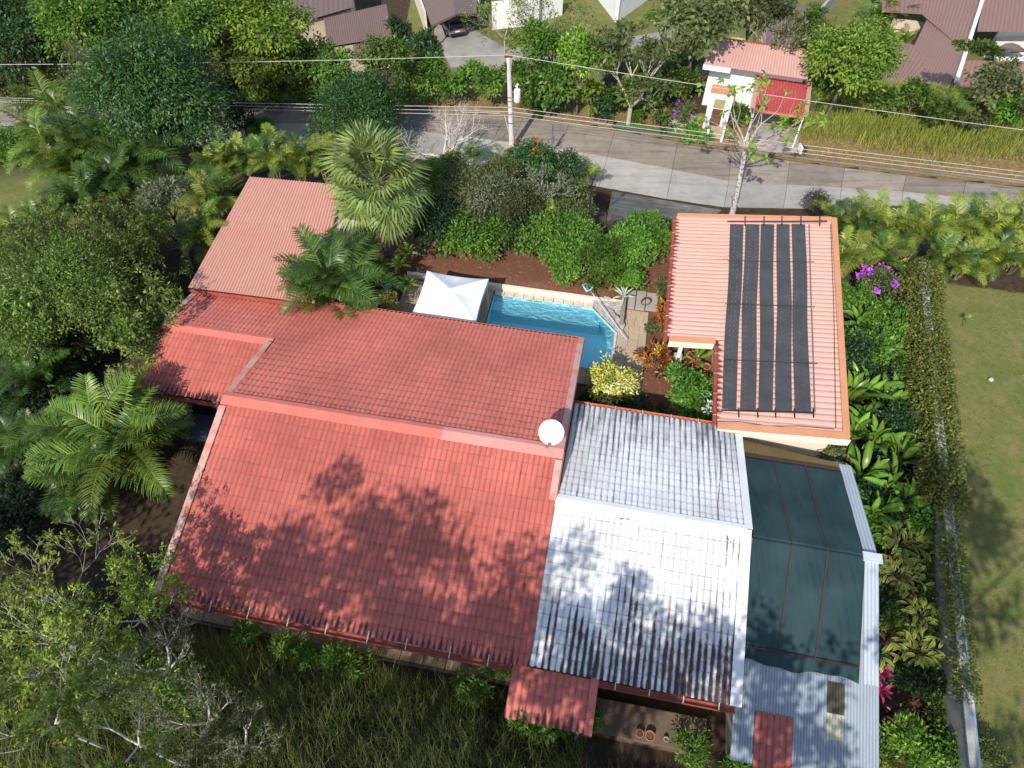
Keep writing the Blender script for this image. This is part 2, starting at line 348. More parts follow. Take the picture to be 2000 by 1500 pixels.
# ================================================================== THE SETTING
def terrain_sheet():
    xs = np.concatenate([np.linspace(-260, -45, 16)[:-1], np.arange(-45, 50, .5), np.linspace(50, 260, 16)])
    ys = np.concatenate([np.linspace(-120, -8, 12)[:-1], np.arange(-8, 92, .5), np.linspace(92, 420, 18)])
    X, Y = np.meshgrid(xs, ys); Z = terrain(X, Y)
    rng = np.random.RandomState(3); Z = Z + (rng.rand(*Z.shape) - .5) * .03
    nx, ny = len(xs), len(ys); idx = np.arange(nx * ny).reshape(ny, nx)
    F_ = np.stack([idx[:-1, :-1], idx[:-1, 1:], idx[1:, 1:], idx[1:, :-1]], -1).reshape(-1, 4)
    u, v = touv(X, Y); yt, yb = y_top(X), y_bot(X)
    wl = 16.0 + .02 * (v - 12) - np.clip(-v + 6, 0, 14) * .09
    lawn = sstep(-.15, .15, u - wl) * (1 - sstep(-.5, .5, v - 17.2))
    lawn = np.maximum(lawn, ((Y > 66) & (X > -12) & (X < 40)) * 1.)
    lawn = np.maximum(lawn, ((Y > yt + 1) & (X > 20)) * .65)
    lawn = np.maximum(lawn, ((u < -22) & (v > 13) & (v < 22)) * .9)
    mulch = ((u > -15) & (u < 6.2) & (v > 3) & (v < 17)) * 1. + ((u > 11) & (u < 16) & (v < 4)) * .5 + ((u < -12.5) & (u > -20) & (v < 5)) * .2
    dry = ((Y > yt) & (Y < yt + 4.2)) * 1.
    at_ = dict(lawn=lawn.ravel(), mulch=np.clip(mulch, 0, 1).ravel(), dry=dry.ravel())
    me = npmesh('ground', np.stack([X, Y, Z], -1).reshape(-1, 3), F_, at_, smooth=True)
    t = NT('ground_soil_lawn')
    g = lambda n: t.n('ShaderNodeAttribute', _attribute_name=n).outputs['Fac']
    n1, n2, n3 = t.noise(.35, detail=6), t.noise(3.5, detail=6, rough=.65), t.noise(26, detail=4, rough=.7)
    soil = t.mix(t.ramp(n2, .35, .7), (.040, .027, .018), (.085, .06, .036))
    lawnc = t.mix(t.ramp(n1, .38, .62), (.15, .185, .048), (.22, .205, .075))
    lawnc = t.mix(t.ramp(t.noise(1.1, detail=7, rough=.7), .45, .68), lawnc, (.30, .235, .12)); lawnc = t.mix(t.ramp(n2, .52, .7), lawnc, (.11, .14, .035)); lawnc = t.mix(t.ramp(t.noise(70, detail=2), .35, .65), lawnc, t.mix(1., lawnc, (.62, .66, .5), 'MULTIPLY')); lawnc = t.mix(t.math('MULTIPLY', t.ramp(n3, .35, .75), .5), lawnc, (.12, .14, .04))
    mul = t.mix(t.ramp(n3, .3, .7), (.09, .034, .022), (.23, .105, .065)); mul = t.mix(t.ramp(n2, .55, .8), mul, (.27, .16, .10))
    dryc = t.mix(t.ramp(n2, .35, .65), (.30, .20, .10), (.16, .13, .045)); dryc = t.mix(t.ramp(n3, .5, .8), dryc, (.22, .09, .04))
    def soft(a):
        return t.ramp(t.math('ADD', a, t.math('MULTIPLY', t.math('SUBTRACT', n2, .5), .5)), .42, .6)
    c = t.mix(soft(g('mulch')), soil, mul); c = t.mix(soft(g('lawn')), c, lawnc); c = t.mix(soft(g('dry')), c, dryc)
    t.color(c); t.bump(t.math('ADD', n3, n2), .55, .05); t.set(.95, 0, .2)
    return tag(mk('ground', me, t.m), 'sloping ground of soil, red mulch, lawn and dry verge', kind='structure')
terrain_sheet()

def build_road():
    rd = empty('road', (0, float(y_mid(0)), ROADZ), 'two-lane concrete slab road curving across behind the gardens', kind='structure')
    rng = random.Random(5); x = -48.
    mats = []
    for k in range(4):
        f = .86 + .09 * k
        mats.append((roadmat(f'road_slab_pale_{k}', (.44 * f, .42 * f, .38 * f), (.36 * f, .335 * f, .30 * f), (.24 * f, .22 * f, .19 * f)), roadmat(f'road_slab_brown_{k}', (.32 * f, .27 * f, .22 * f), (.24 * f, .205 * f, .17 * f), (.10 * f, .088 * f, .075 * f))))
    while x < 52:
        ln = rng.uniform(3.2, 4.4); x1 = x + ln
        for lane, (fa, fb) in enumerate(((y_bot, y_mid), (y_mid, y_top))):
            g = .012; da = .2 * 4 * lane; db = .2 * 4 * (lane + 1)
            pts = []
            for xx, ff, dd, sg in ((x + g, fa, da, 1), (x1 - g, fa, da, 1), (x1 - g, fb, db, -1), (x + g, fb, db, -1)):
                pts.append((xx + dd, float(ff(xx + dd)) + sg * .03, ROADZ + rng.uniform(-.004, .004)))
            MB().slab(pts, .18).build('slab', mats[rng.randrange(4)][lane], rd)
        x = x1
    m1, m2 = MB(), MB(); xs = np.arange(-48, 52, 2.)
    for a, b in zip(xs[:-1], xs[1:]):
        for mm, o0, o1, h in ((m1, .02, .42, -.06), (m2, .44, .58, .1)):
            mm.slab([(a, float(y_top(a)) + o0, ROADZ + h), (b, float(y_top(b)) + o0, ROADZ + h), (b, float(y_top(b)) + o1, ROADZ + h), (a, float(y_top(a)) + o1, ROADZ + h)], .25)
    m1.build('gutter_channel', M['concrete_dark'], rd); m2.build('kerb', M['concrete_old'], rd)
build_road()
def pxpoly(pts, z): return [at(a, b, z) for a, b in pts]
tag(MB().slab(pxpoly([(1462, 292), (1474, 222), (1569, 232), (1556, 298)], ROADZ + .06), .2).build('driveway', M['concrete']), 'pale concrete forecourt under the crimson carport roof', kind='structure')
tag(MB().slab([ground(a, b)[0] + np.array([0, 0, .12]) for a, b in [(1185, 432), (1195, 376), (1262, 388), (1408, 413), (1390, 424), (1310, 428), (1240, 432)]], .5).build('driveway', roadmat('stained_apron', (.26, .25, .22), (.13, .12, .105), (.05, .047, .04))), 'dark stained concrete apron below the road edge', kind='structure')
tag(MB().slab(pxpoly([(838, 50), (895, 20), (930, 60), (985, 92), (1100, 95), (1300, 60), (1290, 0), (1330, 0), (1345, 65), (1180, 110), (1010, 135), (880, 130)], FARZ + .04), .2).build('driveway', M['drive']), 'long worn concrete driveway winding past the lower houses', kind='structure')
tag(MB().slab(pxpoly([(1197, 246), (1203, 238), (1325, 255), (1330, 268)], ROADZ + .16), .2).build('grass_strip', M['turf']), 'vivid green turf strip edged in black beside the road', kind='structure')
kb = MB(); tp = pxpoly([(1197, 246), (1203, 238), (1325, 255), (1330, 268)], ROADZ + .2)
for a, b in ((0, 1), (3, 0)): kb.tube([tp[a], tp[b]], .09, 6)
tag(kb.build('edging', M['black']), 'black edging round the turf strip', kind='structure')

# ================================================================== ROOF HELPERS
def unit(a): a = np.array(a, float); return a / np.linalg.norm(a)
def sheets(parent, A, B, C, D, n, pitch, amp, step, sh, m, name='roof_sheet', tile=True, ppw=6, lift=0., jitter=.004):
    A, B, C, D = [np.array(q, float) for q in (A, B, C, D)]
    W = (np.linalg.norm(B - A) + np.linalg.norm(C - D)) / 2; Ls = (np.linalg.norm(D - A) + np.linalg.norm(C - B)) / 2
    N = np.cross(B - A, D - A); N = unit(N if N[2] > 0 else -N)
    nw = max(1, round(W / pitch / n)); out = []
    if step:
        k = max(1, round(Ls / step)); tt, ll = [], []
        for i in range(k): tt += [i / k, (i + 1) / k]; ll += [0., sh]
    else: tt = list(np.linspace(0, 1, 7)); ll = [0.] * 7
    tt = np.array(tt); ll = np.array(ll); rng = random.Random(int(abs(A[0] * 97 + A[1] * 31)) % 9999)
    for i in range(n):
        q = np.linspace(0, 1, nw * ppw + 1); s_ = (i + q) / n; ph = q * nw
        pf = np.abs(np.sin(np.pi * ph)) ** .65 if tile else .5 - .5 * np.cos(2 * np.pi * ph)
        S, T = np.meshgrid(s_, tt); PF = np.broadcast_to(pf, S.shape)
        wav = .012 * (PF - .5) * (ll[:, None] > 0)          # scalloped lower ends
        T2 = T + wav / Ls * 3
        P = ((1 - S) * (1 - T2))[..., None] * A + (S * (1 - T2))[..., None] * B + (S * T2)[..., None] * C + ((1 - S) * T2)[..., None] * D
        off = amp * PF + ll[:, None] + lift + jitter * (i % 2) + rng.uniform(0, .003)
        P = P + off[..., None] * N
        nr, nc = S.shape; idx = np.arange(nr * nc).reshape(nr, nc)
        F_ = np.stack([idx[:-1, :-1], idx[1:, :-1], idx[1:, 1:], idx[:-1, 1:]], -1).reshape(-1, 4)
        me = npmesh(name, P.reshape(-1, 3), F_, {'prof': PF.ravel()})
        uvl = me.uv_layers.new(name='UVMap'); UVv = np.stack([S * W, (1 - T) * Ls], -1).reshape(-1, 2)
        li = np.empty(len(me.loops), np.int32); me.loops.foreach_get('vertex_index', li)
        uvl.data.foreach_set('uv', UVv[li].astype(np.float32).ravel())
        me.polygons.foreach_set('use_smooth', np.ones(len(me.polygons), bool)); me.set_sharp_from_angle(angle=R(42))
        out.append(mk(name, me, m, parent))
    return out
def board(parent, name, P0, P1, wv, tv, m, bevel=0):
    P0, P1, wv, tv = [np.array(q, float) for q in (P0, P1, wv, tv)]
    return MB().hexa([P0, P1, P1 + wv, P0 + wv, P0 + tv, P1 + tv, P1 + wv + tv, P0 + wv + tv]).build(name, m, parent, bevel=bevel)
UP = np.array([0, 0, 1.])
def gutter(parent, P0, P1, out, m, w_=.16, h=.12, nb=0, bm=None, blen=.35):
    P0, P1, out = np.array(P0, float), np.array(P1, float), unit(out); b = MB(); t = .015
    for o, ww, z, hh in ((0, w_, -h, t), (w_ - t, t, -h, h), (0, t, -h, h * .7)):
        a0, a1 = P0 + out * o + UP * z, P1 + out * o + UP * z
        b.hexa([a0, a1, a1 + out * ww, a0 + out * ww, a0 + UP * hh, a1 + UP * hh, a1 + out * ww + UP * hh, a0 + out * ww + UP * hh])
    g = b.build('gutter', m, parent); d = unit(P1 - P0)
    for k in range(nb):
        c = P0 + (P1 - P0) * ((k + .5 + .12 * math.sin(k * 3.1)) / nb)
        a0 = c + UP * .02 - out * (blen - w_); dr = UP * (.115 if blen > .2 else 0)
        MB().hexa([a0 - d * .015 + dr, a0 + d * .015 + dr, c + d * .015 + out * w_ + UP * .02, c - d * .015 + out * w_ + UP * .02,
                   a0 - d * .015 + dr + UP * .02, a0 + d * .015 + dr + UP * .02, c + d * .015 + out * w_ + UP * .04, c - d * .015 + out * w_ + UP * .04]).build('bracket', bm or M['steel'], g)
    return g
def ridge_caps(parent, P0, P1, fwd, zf, back, zb, m, n, lift=.075):
    P0, P1, fwd, back = [np.array(q, float) for q in (P0, P1, fwd, back)]
    for k in range(n):
        a = P0 + (P1 - P0) * (k / n); b = P0 + (P1 - P0) * ((k + 1) / n); l = UP * (lift + .006 * (k % 2)); mb = MB()
        for o, zz in ((fwd, zf), (back, zb)):
            mb.hexa([a + l - UP * .02, b + l - UP * .02, b + o + l + UP * (zz - .02), a + o + l + UP * (zz - .02), a + l, b + l, b + o + l + UP * zz, a + o + l + UP * zz])
        mb.build('ridge_cap', m, parent)
SL, RV, RZ = .265, .24, 4.6
def zf(v): return RZ - SL * abs(v - RV)
def house_prism(parent, u0, u1, prof, m, name='wall'):
    k = len(prof); P = [Hf(u0, v, z) for v, z in prof] + [Hf(u1, v, z) for v, z in prof]
    return MB().add(P, [tuple(range(k - 1, -1, -1)), tuple(range(k, 2 * k))] + [(i, (i + 1) % k, (i + 1) % k + k, i + k) for i in range(k)]).build(name, m, parent)

# ================================================================== MAIN HOUSE
def main_house():
    h = empty('house', Hf(-6.5, 0, 0), 'large bungalow with a red tile-pattern gabled roof in the middle', 'house')
    house_prism(h, -12.7, -.45, [(-5.9, -.1), (-5.9, 2.75), (RV, 4.4), (6.5, 2.65), (6.5, -.1)], M['wallcream'])
    house_prism(h, -18., -12.75, [(4.6, -.1), (4.6, 3.2), (6.5, 2.6), (6.5, -.1)], M['wallcream'])
    for uu in (-17.9, -15.3):
        MB().hb(uu - .08, uu + .08, 1.5, 1.66, 0, 2.75).build('post', M['white'], h)
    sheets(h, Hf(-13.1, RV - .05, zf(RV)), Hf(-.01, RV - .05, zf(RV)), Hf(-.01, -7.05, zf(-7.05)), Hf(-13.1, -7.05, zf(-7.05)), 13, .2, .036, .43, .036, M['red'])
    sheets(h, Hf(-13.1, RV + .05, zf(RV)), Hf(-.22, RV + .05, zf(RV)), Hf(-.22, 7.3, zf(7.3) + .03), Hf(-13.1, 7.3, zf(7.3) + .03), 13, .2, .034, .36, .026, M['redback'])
    zl = zf(4.1)
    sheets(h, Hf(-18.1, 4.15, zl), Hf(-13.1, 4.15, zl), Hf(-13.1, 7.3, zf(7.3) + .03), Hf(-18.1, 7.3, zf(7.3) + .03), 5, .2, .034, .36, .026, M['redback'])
    sheets(h, Hf(-18.1, 4.05, zl), Hf(-13.35, 4.05, zl), Hf(-13.35, 1.05, zl - SL * 3), Hf(-18.35, 1.05, zl - SL * 3), 5, .2, .034, .43, .026, M['red'])
    ridge_caps(h, Hf(-4.6, RV, RZ), Hf(0, RV, RZ), -HV * .36, -SL * .36, HV * .2, -SL * .2, mat('ridge_cap_faded', (.68, .30, .26), (.64, .25, .21), 1.2, .55), 3, .115)
    ridge_caps(h, Hf(-13.35, RV, RZ), Hf(-4.6, RV, RZ), -HV * .36, -SL * .36, HV * .2, -SL * .2, M['ridge'], 4, .115)
    ridge_caps(h, Hf(-18.3, 4.1, zl), Hf(-13.15, 4.1, zl), -HV * .3, -SL * .3, HV * .15, -SL * .15, M['ridge'], 3)
    def rake(u, w_, v0, v1, lift=.115):
        z0, z1 = (zf(v0), zf(v1)); n = UP
        board(h, 'rake_flashing', Hf(u, v0, z0 + lift - .03), Hf(u, v1, z1 + lift - .03), HU * w_, UP * .035, M['flash'])
    rake(-13.36, .27, RV - .42, -7.1); rake(-.26, .26, RV - .42, -1.62); rake(-.26, .26, RV + .2, 7.38); rake(-13.36, .26, RV + .22, 3.85, .115); rake(-18.36, .27, 4.3, 7.35)
    board(h, 'fascia_board', Hf(0.005, .3, 4.38), Hf(0.005, 7.35, 2.52), HU * .03, UP * .22, M['gutter'])
    board(h, 'fascia_board', Hf(0.005, .18, 4.38), Hf(0.005, -1.6, 3.91), HU * .03, UP * .23, M['gutter'])
    gutter(h, Hf(-13.3, -7.06, 2.66), Hf(-.6, -7.06, 2.66), -HV, M['gutter_dk'], nb=9, w_=.2)
    gutter(h, Hf(-12.3, 7.34, 2.66), Hf(-.02, 7.34, 2.66), HV, M['gutter'], w_=.19, h=.14, nb=6, blen=.3)
    gutter(h, Hf(-18.3, 1.03, 2.74), Hf(-13.4, 1.03, 2.74), -HV, M['gutter_dk'], nb=2)
    MB().hb(-.85, -.6, 6.55, 7.1, 2.78, 2.86).build('vent_flap', M['wood'], h)
    # porch over the back door
    p0, p1 = -.55, 2.05
    sheets(h, Hf(p0, -7.0, 2.55), Hf(p1, -7.0, 2.55), Hf(p1, -8.55, 2.05), Hf(p0, -8.55, 2.05), 3, .2, .034, .43, .026, M['red'], 'porch_roof_sheet')
    board(h, 'porch_fascia', Hf(p1, -6.95, 2.42), Hf(p1, -8.6, 1.88), HU * .26, UP * .2, M['ridge'])
    for uu in (-.4, 1.9): MB().hb(uu - .05, uu + .05, -8.45, -8.35, 0, 2.0).build('post', M['white'], h)
main_house()

def white_annex():
    h = empty('white_roofed_annex', Hf(3.3, -1.5, 0), 'annex with a white painted tile roof streaked with black mould', 'building')
    zr = zf(-1.5)
    house_prism(h, .1, 6.4, [(-5.9, -.1), (-5.9, 2.6), (-1.5, zr - .25), (3.3, 2.65), (3.3, -.1)], M['wallcream'])
    sheets(h, Hf(.0, -1.55, zr), Hf(6.5, -1.55, zr), Hf(6.5, -6.98, zf(-6.98)), Hf(-.02, -6.98, zf(-6.98)), 6, .2, .04, .43, .028, M['white_front'])
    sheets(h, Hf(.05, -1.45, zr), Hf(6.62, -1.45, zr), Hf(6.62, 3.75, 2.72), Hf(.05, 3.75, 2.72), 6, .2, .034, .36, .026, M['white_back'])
    ridge_caps(h, Hf(-.02, -1.5, zr), Hf(6.7, -1.5, zr), -HV * .3, -SL * .3, HV * .2, -.27 * .2, M['white'], 4)
    board(h, 'flashing', Hf(6.5, -1.5, zr - .0), Hf(6.5, -7.0, zf(-7) - .0), HU * .36, UP * .06, M['white'])
    board(h, 'flashing', Hf(6.62, -1.45, zr + .03), Hf(6.62, 3.4, 2.85), HU * .28, UP * .03, M['white'])
    gutter(h, Hf(.03, 3.78, 2.74), Hf(5.75, 3.78, 2.74), HV, M['gutter'], w_=.16, nb=5, bm=M['white'], blen=.25)
    gutter(h, Hf(2.3, -7.0, 2.6), Hf(6.7, -7.0, 2.6), -HV, M['gutter_dk'], nb=4, bm=M['cream'], w_=.2)
white_annex()

def shed():
    h = empty('corrugated_shed', Hf(9, -2.5, 0), 'narrow shed with corrugated sheets under dark teal shade cloth', 'shed')
    house_prism(h, 7.0, 11., [(-8.0, -.1), (-8.0, 1.95), (-1.68, 3.8), (3.2, 2.3), (3.2, -.1)], M['wallgrey'])
    zr = 4.0; sb, sf = .311, .285
    def zb(v): return zr - sb * (v + 1.68)
    def zs(v): return zr - sf * (-1.68 - v)
    sheets(h, Hf(6.95, -1.68, zr), Hf(10.68, -1.68, zr), Hf(10.68, 2.95, zb(2.95)), Hf(6.95, 3.5, zb(3.5)), 4, .076, .018, 0, 0, M['yellowed'], tile=False, ppw=4)
    sheets(h, Hf(10.68, -1.68, zr + .01), Hf(11.16, -1.68, zr + .01), Hf(11.2, 2.9, zb(2.9) + .01), Hf(10.72, 2.9, zb(2.9) + .01), 1, .11, .03, 0, 0, M['zinc_light'], tile=False)
    cols = [(6.66, 7.34, [(-1.68, -8.45, 'zinc')]), (7.34, 8.52, [(-1.68, -6.98, 'zinc')]), (8.52, 9.56, [(-1.68, -8.5, 'zinc')]),
            (9.56, 10.1, [(-1.68, -5.7, 'zinc'), (-5.68, -6.62, 'old_fibreglass'), (-6.6, -7.35, 'cream_fibreglass'), (-7.33, -8.5, 'zinc')]),
            (10.1, 10.68, [(-1.68, -8.5, 'zinc')]), (10.68, 11.16, [(-1.68, -5.6, 'zinc_light'), (-5.58, -8.5, 'zinc')])]
    for i, (a, b, rows) in enumerate(cols):
        for j, (v0, v1, mm) in enumerate(rows):
            sheets(h, Hf(a, v0, zs(v0)), Hf(b, v0, zs(v0)), Hf(b, v1, zs(v1)), Hf(a, v1, zs(v1)), 1, .12 if a > 10.6 and v0 > -5 else .09, .03, 0, 0, M[mm], tile=False, ppw=5, lift=.008 * (i % 2) - .006 * j)
    tp = sheets(h, Hf(7.34, -6.95, zs(6.95 * -1) + .02), Hf(8.52, -6.95, zs(-6.95) + .02), Hf(8.52, -8.75, zs(-8.75) + .02), Hf(7.34, -8.75, zs(-8.75) + .02), 1, .2, .04, .42, .03, M['red2'], 'tile_sheet')
    board(h, 'ridge_cap', Hf(10.62, -1.85, zr + .0), Hf(11.26, -1.85, zr + .0), HV * .34, UP * .08, M['zinc_cap'])
    # shade cloth, stretched over both slopes
    def cloth(u0, u1, ua, ub, v0, v1, zfun, seed, rag=0):
        nu, nv = 40, 40; S, T = np.meshgrid(np.linspace(0, 1, nu), np.linspace(0, 1, nv)); rng = np.random.RandomState(seed)
        Uu = (u0 + (u1 - u0) * S) * (1 - T) + (ua + (ub - ua) * S) * T
        edge = rag * (np.sin(S * 9 + 1) * .06 + np.sin(S * 23) * .03) * (T > .97)
        Vv = v0 + (v1 - v0) * T + edge
        Z = np.vectorize(zfun)(Vv) + .085 + .012 * np.sin(S * 31 + T * 3) + .012 * np.sin(T * 17 + S * 5) + rng.rand(nv, nu) * .004
        P = HO + HU * Uu[..., None] + HV * Vv[..., None]; P[..., 2] = Z
        idx = np.arange(nu * nv).reshape(nv, nu); F_ = np.stack([idx[:-1, :-1], idx[1:, :-1], idx[1:, 1:], idx[:-1, 1:]], -1).reshape(-1, 4)
        o = mk('shade_cloth', npmesh('shade_cloth', P.reshape(-1, 3), F_, smooth=True), M['cloth'], h)
        so_ = o.modifiers.new('solid', 'SOLIDIFY'); so_.thickness = .012
    cloth(6.92, 10.66, 6.92, 10.68, -1.68, 2.45, zb, 1); cloth(6.92, 10.68, 6.75, 10.5, -1.685, -5.6, zs, 2, 1)
    for uu, ue in ((8.22, 7.92), (9.42, 9.1)):
        board(h, 'batten', Hf(uu, -1.66, zr + .11), Hf(uu - .12, 2.42, zb(2.42) + .11), HU * .035, UP * .03, M['batten'])
        board(h, 'batten', Hf(uu, -1.70, zr + .11), Hf(ue, -5.2, zs(-5.2) + .11), HU * .035, UP * .03, M['batten'])
    board(h, 'batten', Hf(6.9, 2.42, zb(2.42) + .115), Hf(10.6, 2.42, zb(2.42) + .115), HV * .06, UP * .03, M['batten'])
    board(h, 'batten', Hf(6.75, -5.2, zs(-5.2) + .12), Hf(10.5, -5.2, zs(-5.2) + .12), HV * .06, UP * .03, M['batten'])
t = NT('teal_shade_cloth')
nz = t.noise(1., t.scalev(t.coord(), (9, .5, .5)), detail=5); nb_ = t.noise(.7, detail=4)
t.color(t.mix(t.ramp(nb_, .35, .7), t.mix(t.ramp(nz, .3, .75), (.010, .031, .034), (.022, .053, .057)), (.032, .066, .069)))
t.bump(t.noise(180), .2, .004); M['cloth'] = t.set(.85, 0, .25)
M['red2'] = roofmat('faded_red_tile_sheet', (.46, .13, .10), (.40, .11, .09), dirt=.3, edge=.4)
M['zinc_cap'] = mat('pale_zinc_cap', (.55, .6, .66), (.48, .53, .58), 2, .4)
shed()

def pool_house():
    h = empty('pool_house', Hf(8, 10, 0), 'pool house with a pale pink tile roof carrying black solar mats', 'building')
    def zu(u): return 2.6 + .1215 * (u - 3.65)
    def P(u, v, d=0): return Hf(u, v, zu(u) + d)
    MB().hb(6.2, 10.5, 4.0, 16.4, -.6, 2.75).build('wall', M['cream'], h)
    for uu, vv in ((4.45, 8.75), (4.45, 12.6), (4.45, 16.4)):
        MB().hb(uu - .09, uu + .09, vv - .09, vv + .09, .9, 2.62).build('column', M['white'], h)
        MB().hb(uu - .2, uu + .2, vv - .2, vv + .2, -1.5, .9).build('column_base', M['rock'], h, bevel=.02)
    ru = lambda v: 10.62 + (v - 3.6) * .042
    sheets(h, P(ru(16.75), 16.75), P(ru(8.3), 8.3), P(3.68, 8.3), P(3.68, 16.75), 8, .3, .035, 2.4, .02, M['pink_tile'])
    sheets(h, P(ru(8.3), 8.3), P(ru(3.75), 3.75), P(5.9, 3.75), P(5.9, 8.3), 5, .3, .035, 2.4, .02, M['pink_tile'])
    def trim(name, a, b, wv, m): board(h, name, np.array(a) + UP * .05, np.array(b) + UP * .05, wv, UP * .04, m)
    trim('verge_trim', P(ru(16.9), 16.9), P(ru(3.6), 3.6), HU * .27, M['orange'])
    trim('verge_trim', P(3.7, 16.68), P(ru(16.9), 16.68), HV * .25, M['orange'])
    trim('verge_trim', P(3.75, 8.05), P(5.75, 8.05), HV * .28, M['orange'])
    trim('verge_trim', P(5.9, 3.5), P(10.85, 3.5), HV * .3, M['orange'])
    board(h, 'fascia_board', P(3.75, 8.0, -.3), P(5.7, 8.0, -.3), HV * .04, UP * .34, M['cream'])
    board(h, 'fascia_board', P(5.9, 3.45, -.34), P(10.9, 3.45, -.34), HV * .04, UP * .38, M['cream'])
    gutter(h, P(3.66, 8.1, .02), P(3.66, 16.8, .02), -HU, M['gutter_dk'], nb=9, bm=M['flash'], w_=.17, blen=.3)
    gutter(h, P(5.88, 3.6, .02), P(5.88, 8.0, .02), -HU, M['gutter_dk'], nb=4, bm=M['flash'], w_=.17, blen=.3)
    # solar pool heater lying on the roof
    s = empty('solar_pool_heater', P(8, 10, .1), 'solar heater of five black rubber mats strapped on the pink roof', 'solar heater')
    def onroof(px, py):
        z = 3.1
        for _ in range(8):
            p = at(px, py, z); u, v = touv(p[0], p[1]); z = zu(u) + .08
        return u, v
    top = [(1426, 1452), (1456, 1483), (1486, 1512), (1517, 1542), (1546, 1572)]; bot = [(1410, 1438), (1445, 1476), (1481, 1509), (1514, 1547), (1552, 1584)]
    slits = [(.35, .62), (.3, .8), (), (.3, .82), (.5,)]; rng = random.Random(4)
    for i in range(5):
        (ua, va), (ub, _), (uc, vc), (ud, _) = [onroof(*q) for q in ((top[i][0], 438), (top[i][1], 438), (bot[i][0], 798 + 2 * i), (bot[i][1], 798 + 2 * i))]
        va, vc = va, vc; cuts = [0.] + list(slits[i]) + [1.]; mb = MB(); nseg = 26
        def Lw(f, t):
            wob = .05 * math.sin(t * 6 + i * 1.7) * (1 - abs(2 * t - 1)); return (ua + (ub - ua) * f) * (1 - t) + (uc + (ud - uc) * f) * t + wob
        for a, b in zip(cuts[:-1], cuts[1:]):
            fa, fb = a + (.011 if a > 0 else 0), b - (.011 if b < 1 else 0)
            for k in range(nseg):
                t0, t1 = k / nseg, (k + 1) / nseg; v0, v1 = va + (vc - va) * t0, va + (vc - va) * t1
                q = [(Lw(fa, t0), v0), (Lw(fa, t1), v1), (Lw(fb, t1), v1), (Lw(fb, t0), v0)]
                mb.hexa([P(x, y, .075) for x, y in q] + [P(x, y, .1) for x, y in q])
        for c in slits[i]:
            for k in range(38):
                t0 = k / 38 + rng.uniform(0, .004); t1 = t0 + rng.uniform(.010, .018); v0, v1 = va + (vc - va) * t0, va + (vc - va) * t1
                q = [(Lw(c - .02, t0), v0), (Lw(c - .02, t1), v1), (Lw(c + .02, t1), v1), (Lw(c + .02, t0), v0)]
                mb.hexa([P(x, y, .078) for x, y in q] + [P(x, y, .098) for x, y in q])
        mb.build('solar_mat', M['matblack'], s)
    for pts, m, r_, nm in (([(1420, 434), (1615, 434)], 'black', .045, 'header_pipe'), ([(1408, 803), (1590, 808)], 'black', .03, 'header_pipe'), ([(1420, 511), (1590, 513)], 'black', .018, 'strap'), ([(1416, 595), (1590, 601)], 'black', .018, 'strap'),
                           ([(1414, 704), (1596, 712)], 'black', .018, 'strap'), ([(1580, 440), (1583, 560), (1588, 700), (1591, 806)], 'steel', .03, 'return_pipe'), ([(1622, 440), (1628, 600), (1632, 838)], 'black', .012, 'cable')):
        MB().tube([P(*onroof(*q), .13) for q in pts], r_, 6).build(nm, M[m], s)
    for px in (1442, 1479, 1514, 1551, 1588):
        a, b = onroof(px, 800), onroof(px + 1, 816); MB().tube([P(*a, .12), P(*b, .1)], .03, 5).build('pipe_tail', M['black'], s)
        a, b = onroof(px + 13, 424), onroof(px + 13, 442); MB().tube([P(*a, .12), P(*b, .1)], .03, 5).build('pipe_tail', M['black'], s)
    tag(MB().tube([P(*onroof(x, y), .07) for x, y in ((1400, 822), (1450, 824), (1500, 832), (1560, 832), (1630, 838))], .014, 5).build('cable', M['black']), 'thin dark cable snaking along the lower edge of the pink roof', 'cable')
pool_house()

def pink_wing():
    h = empty('pink_roofed_wing', Hf(-15.5, 11, 0), 'wing with a pale pink corrugated sheet roof among palms', 'building')
    A, B, C, D = Hf(-19.45, 15.55, 2.75), Hf(-14.2, 15.8, 2.75), Hf(-12.3, 6.62, 3.35), Hf(-18.4, 6.5, 3.35)
    house_prism(h, -18.3, -13.2, [(7.5, -.1), (7.5, 3.0), (14.8, 2.6), (14.8, -.1)], M['wallcream'])
    f = .44; Am, Bm = A + (D - A) * f, B + (C - B) * f
    Aw, Bw = A + (D - A) * (f + .03), B + (C - B) * (f + .03)
    sheets(h, Am + UP * .035, Bm + UP * .035, C + UP * .035, D + UP * .035, 6, .145, .045, 0, 0, M['pink'], tile=False, ppw=6)
    sheets(h, A, B, Bw, Aw, 6, .145, .045, 0, 0, M['pink'], tile=False, ppw=6)
    board(h, 'fascia_board', D - UP * .2, C - UP * .2, -HV * .03, UP * .18, M['gutter_dk'])
pink_wing()

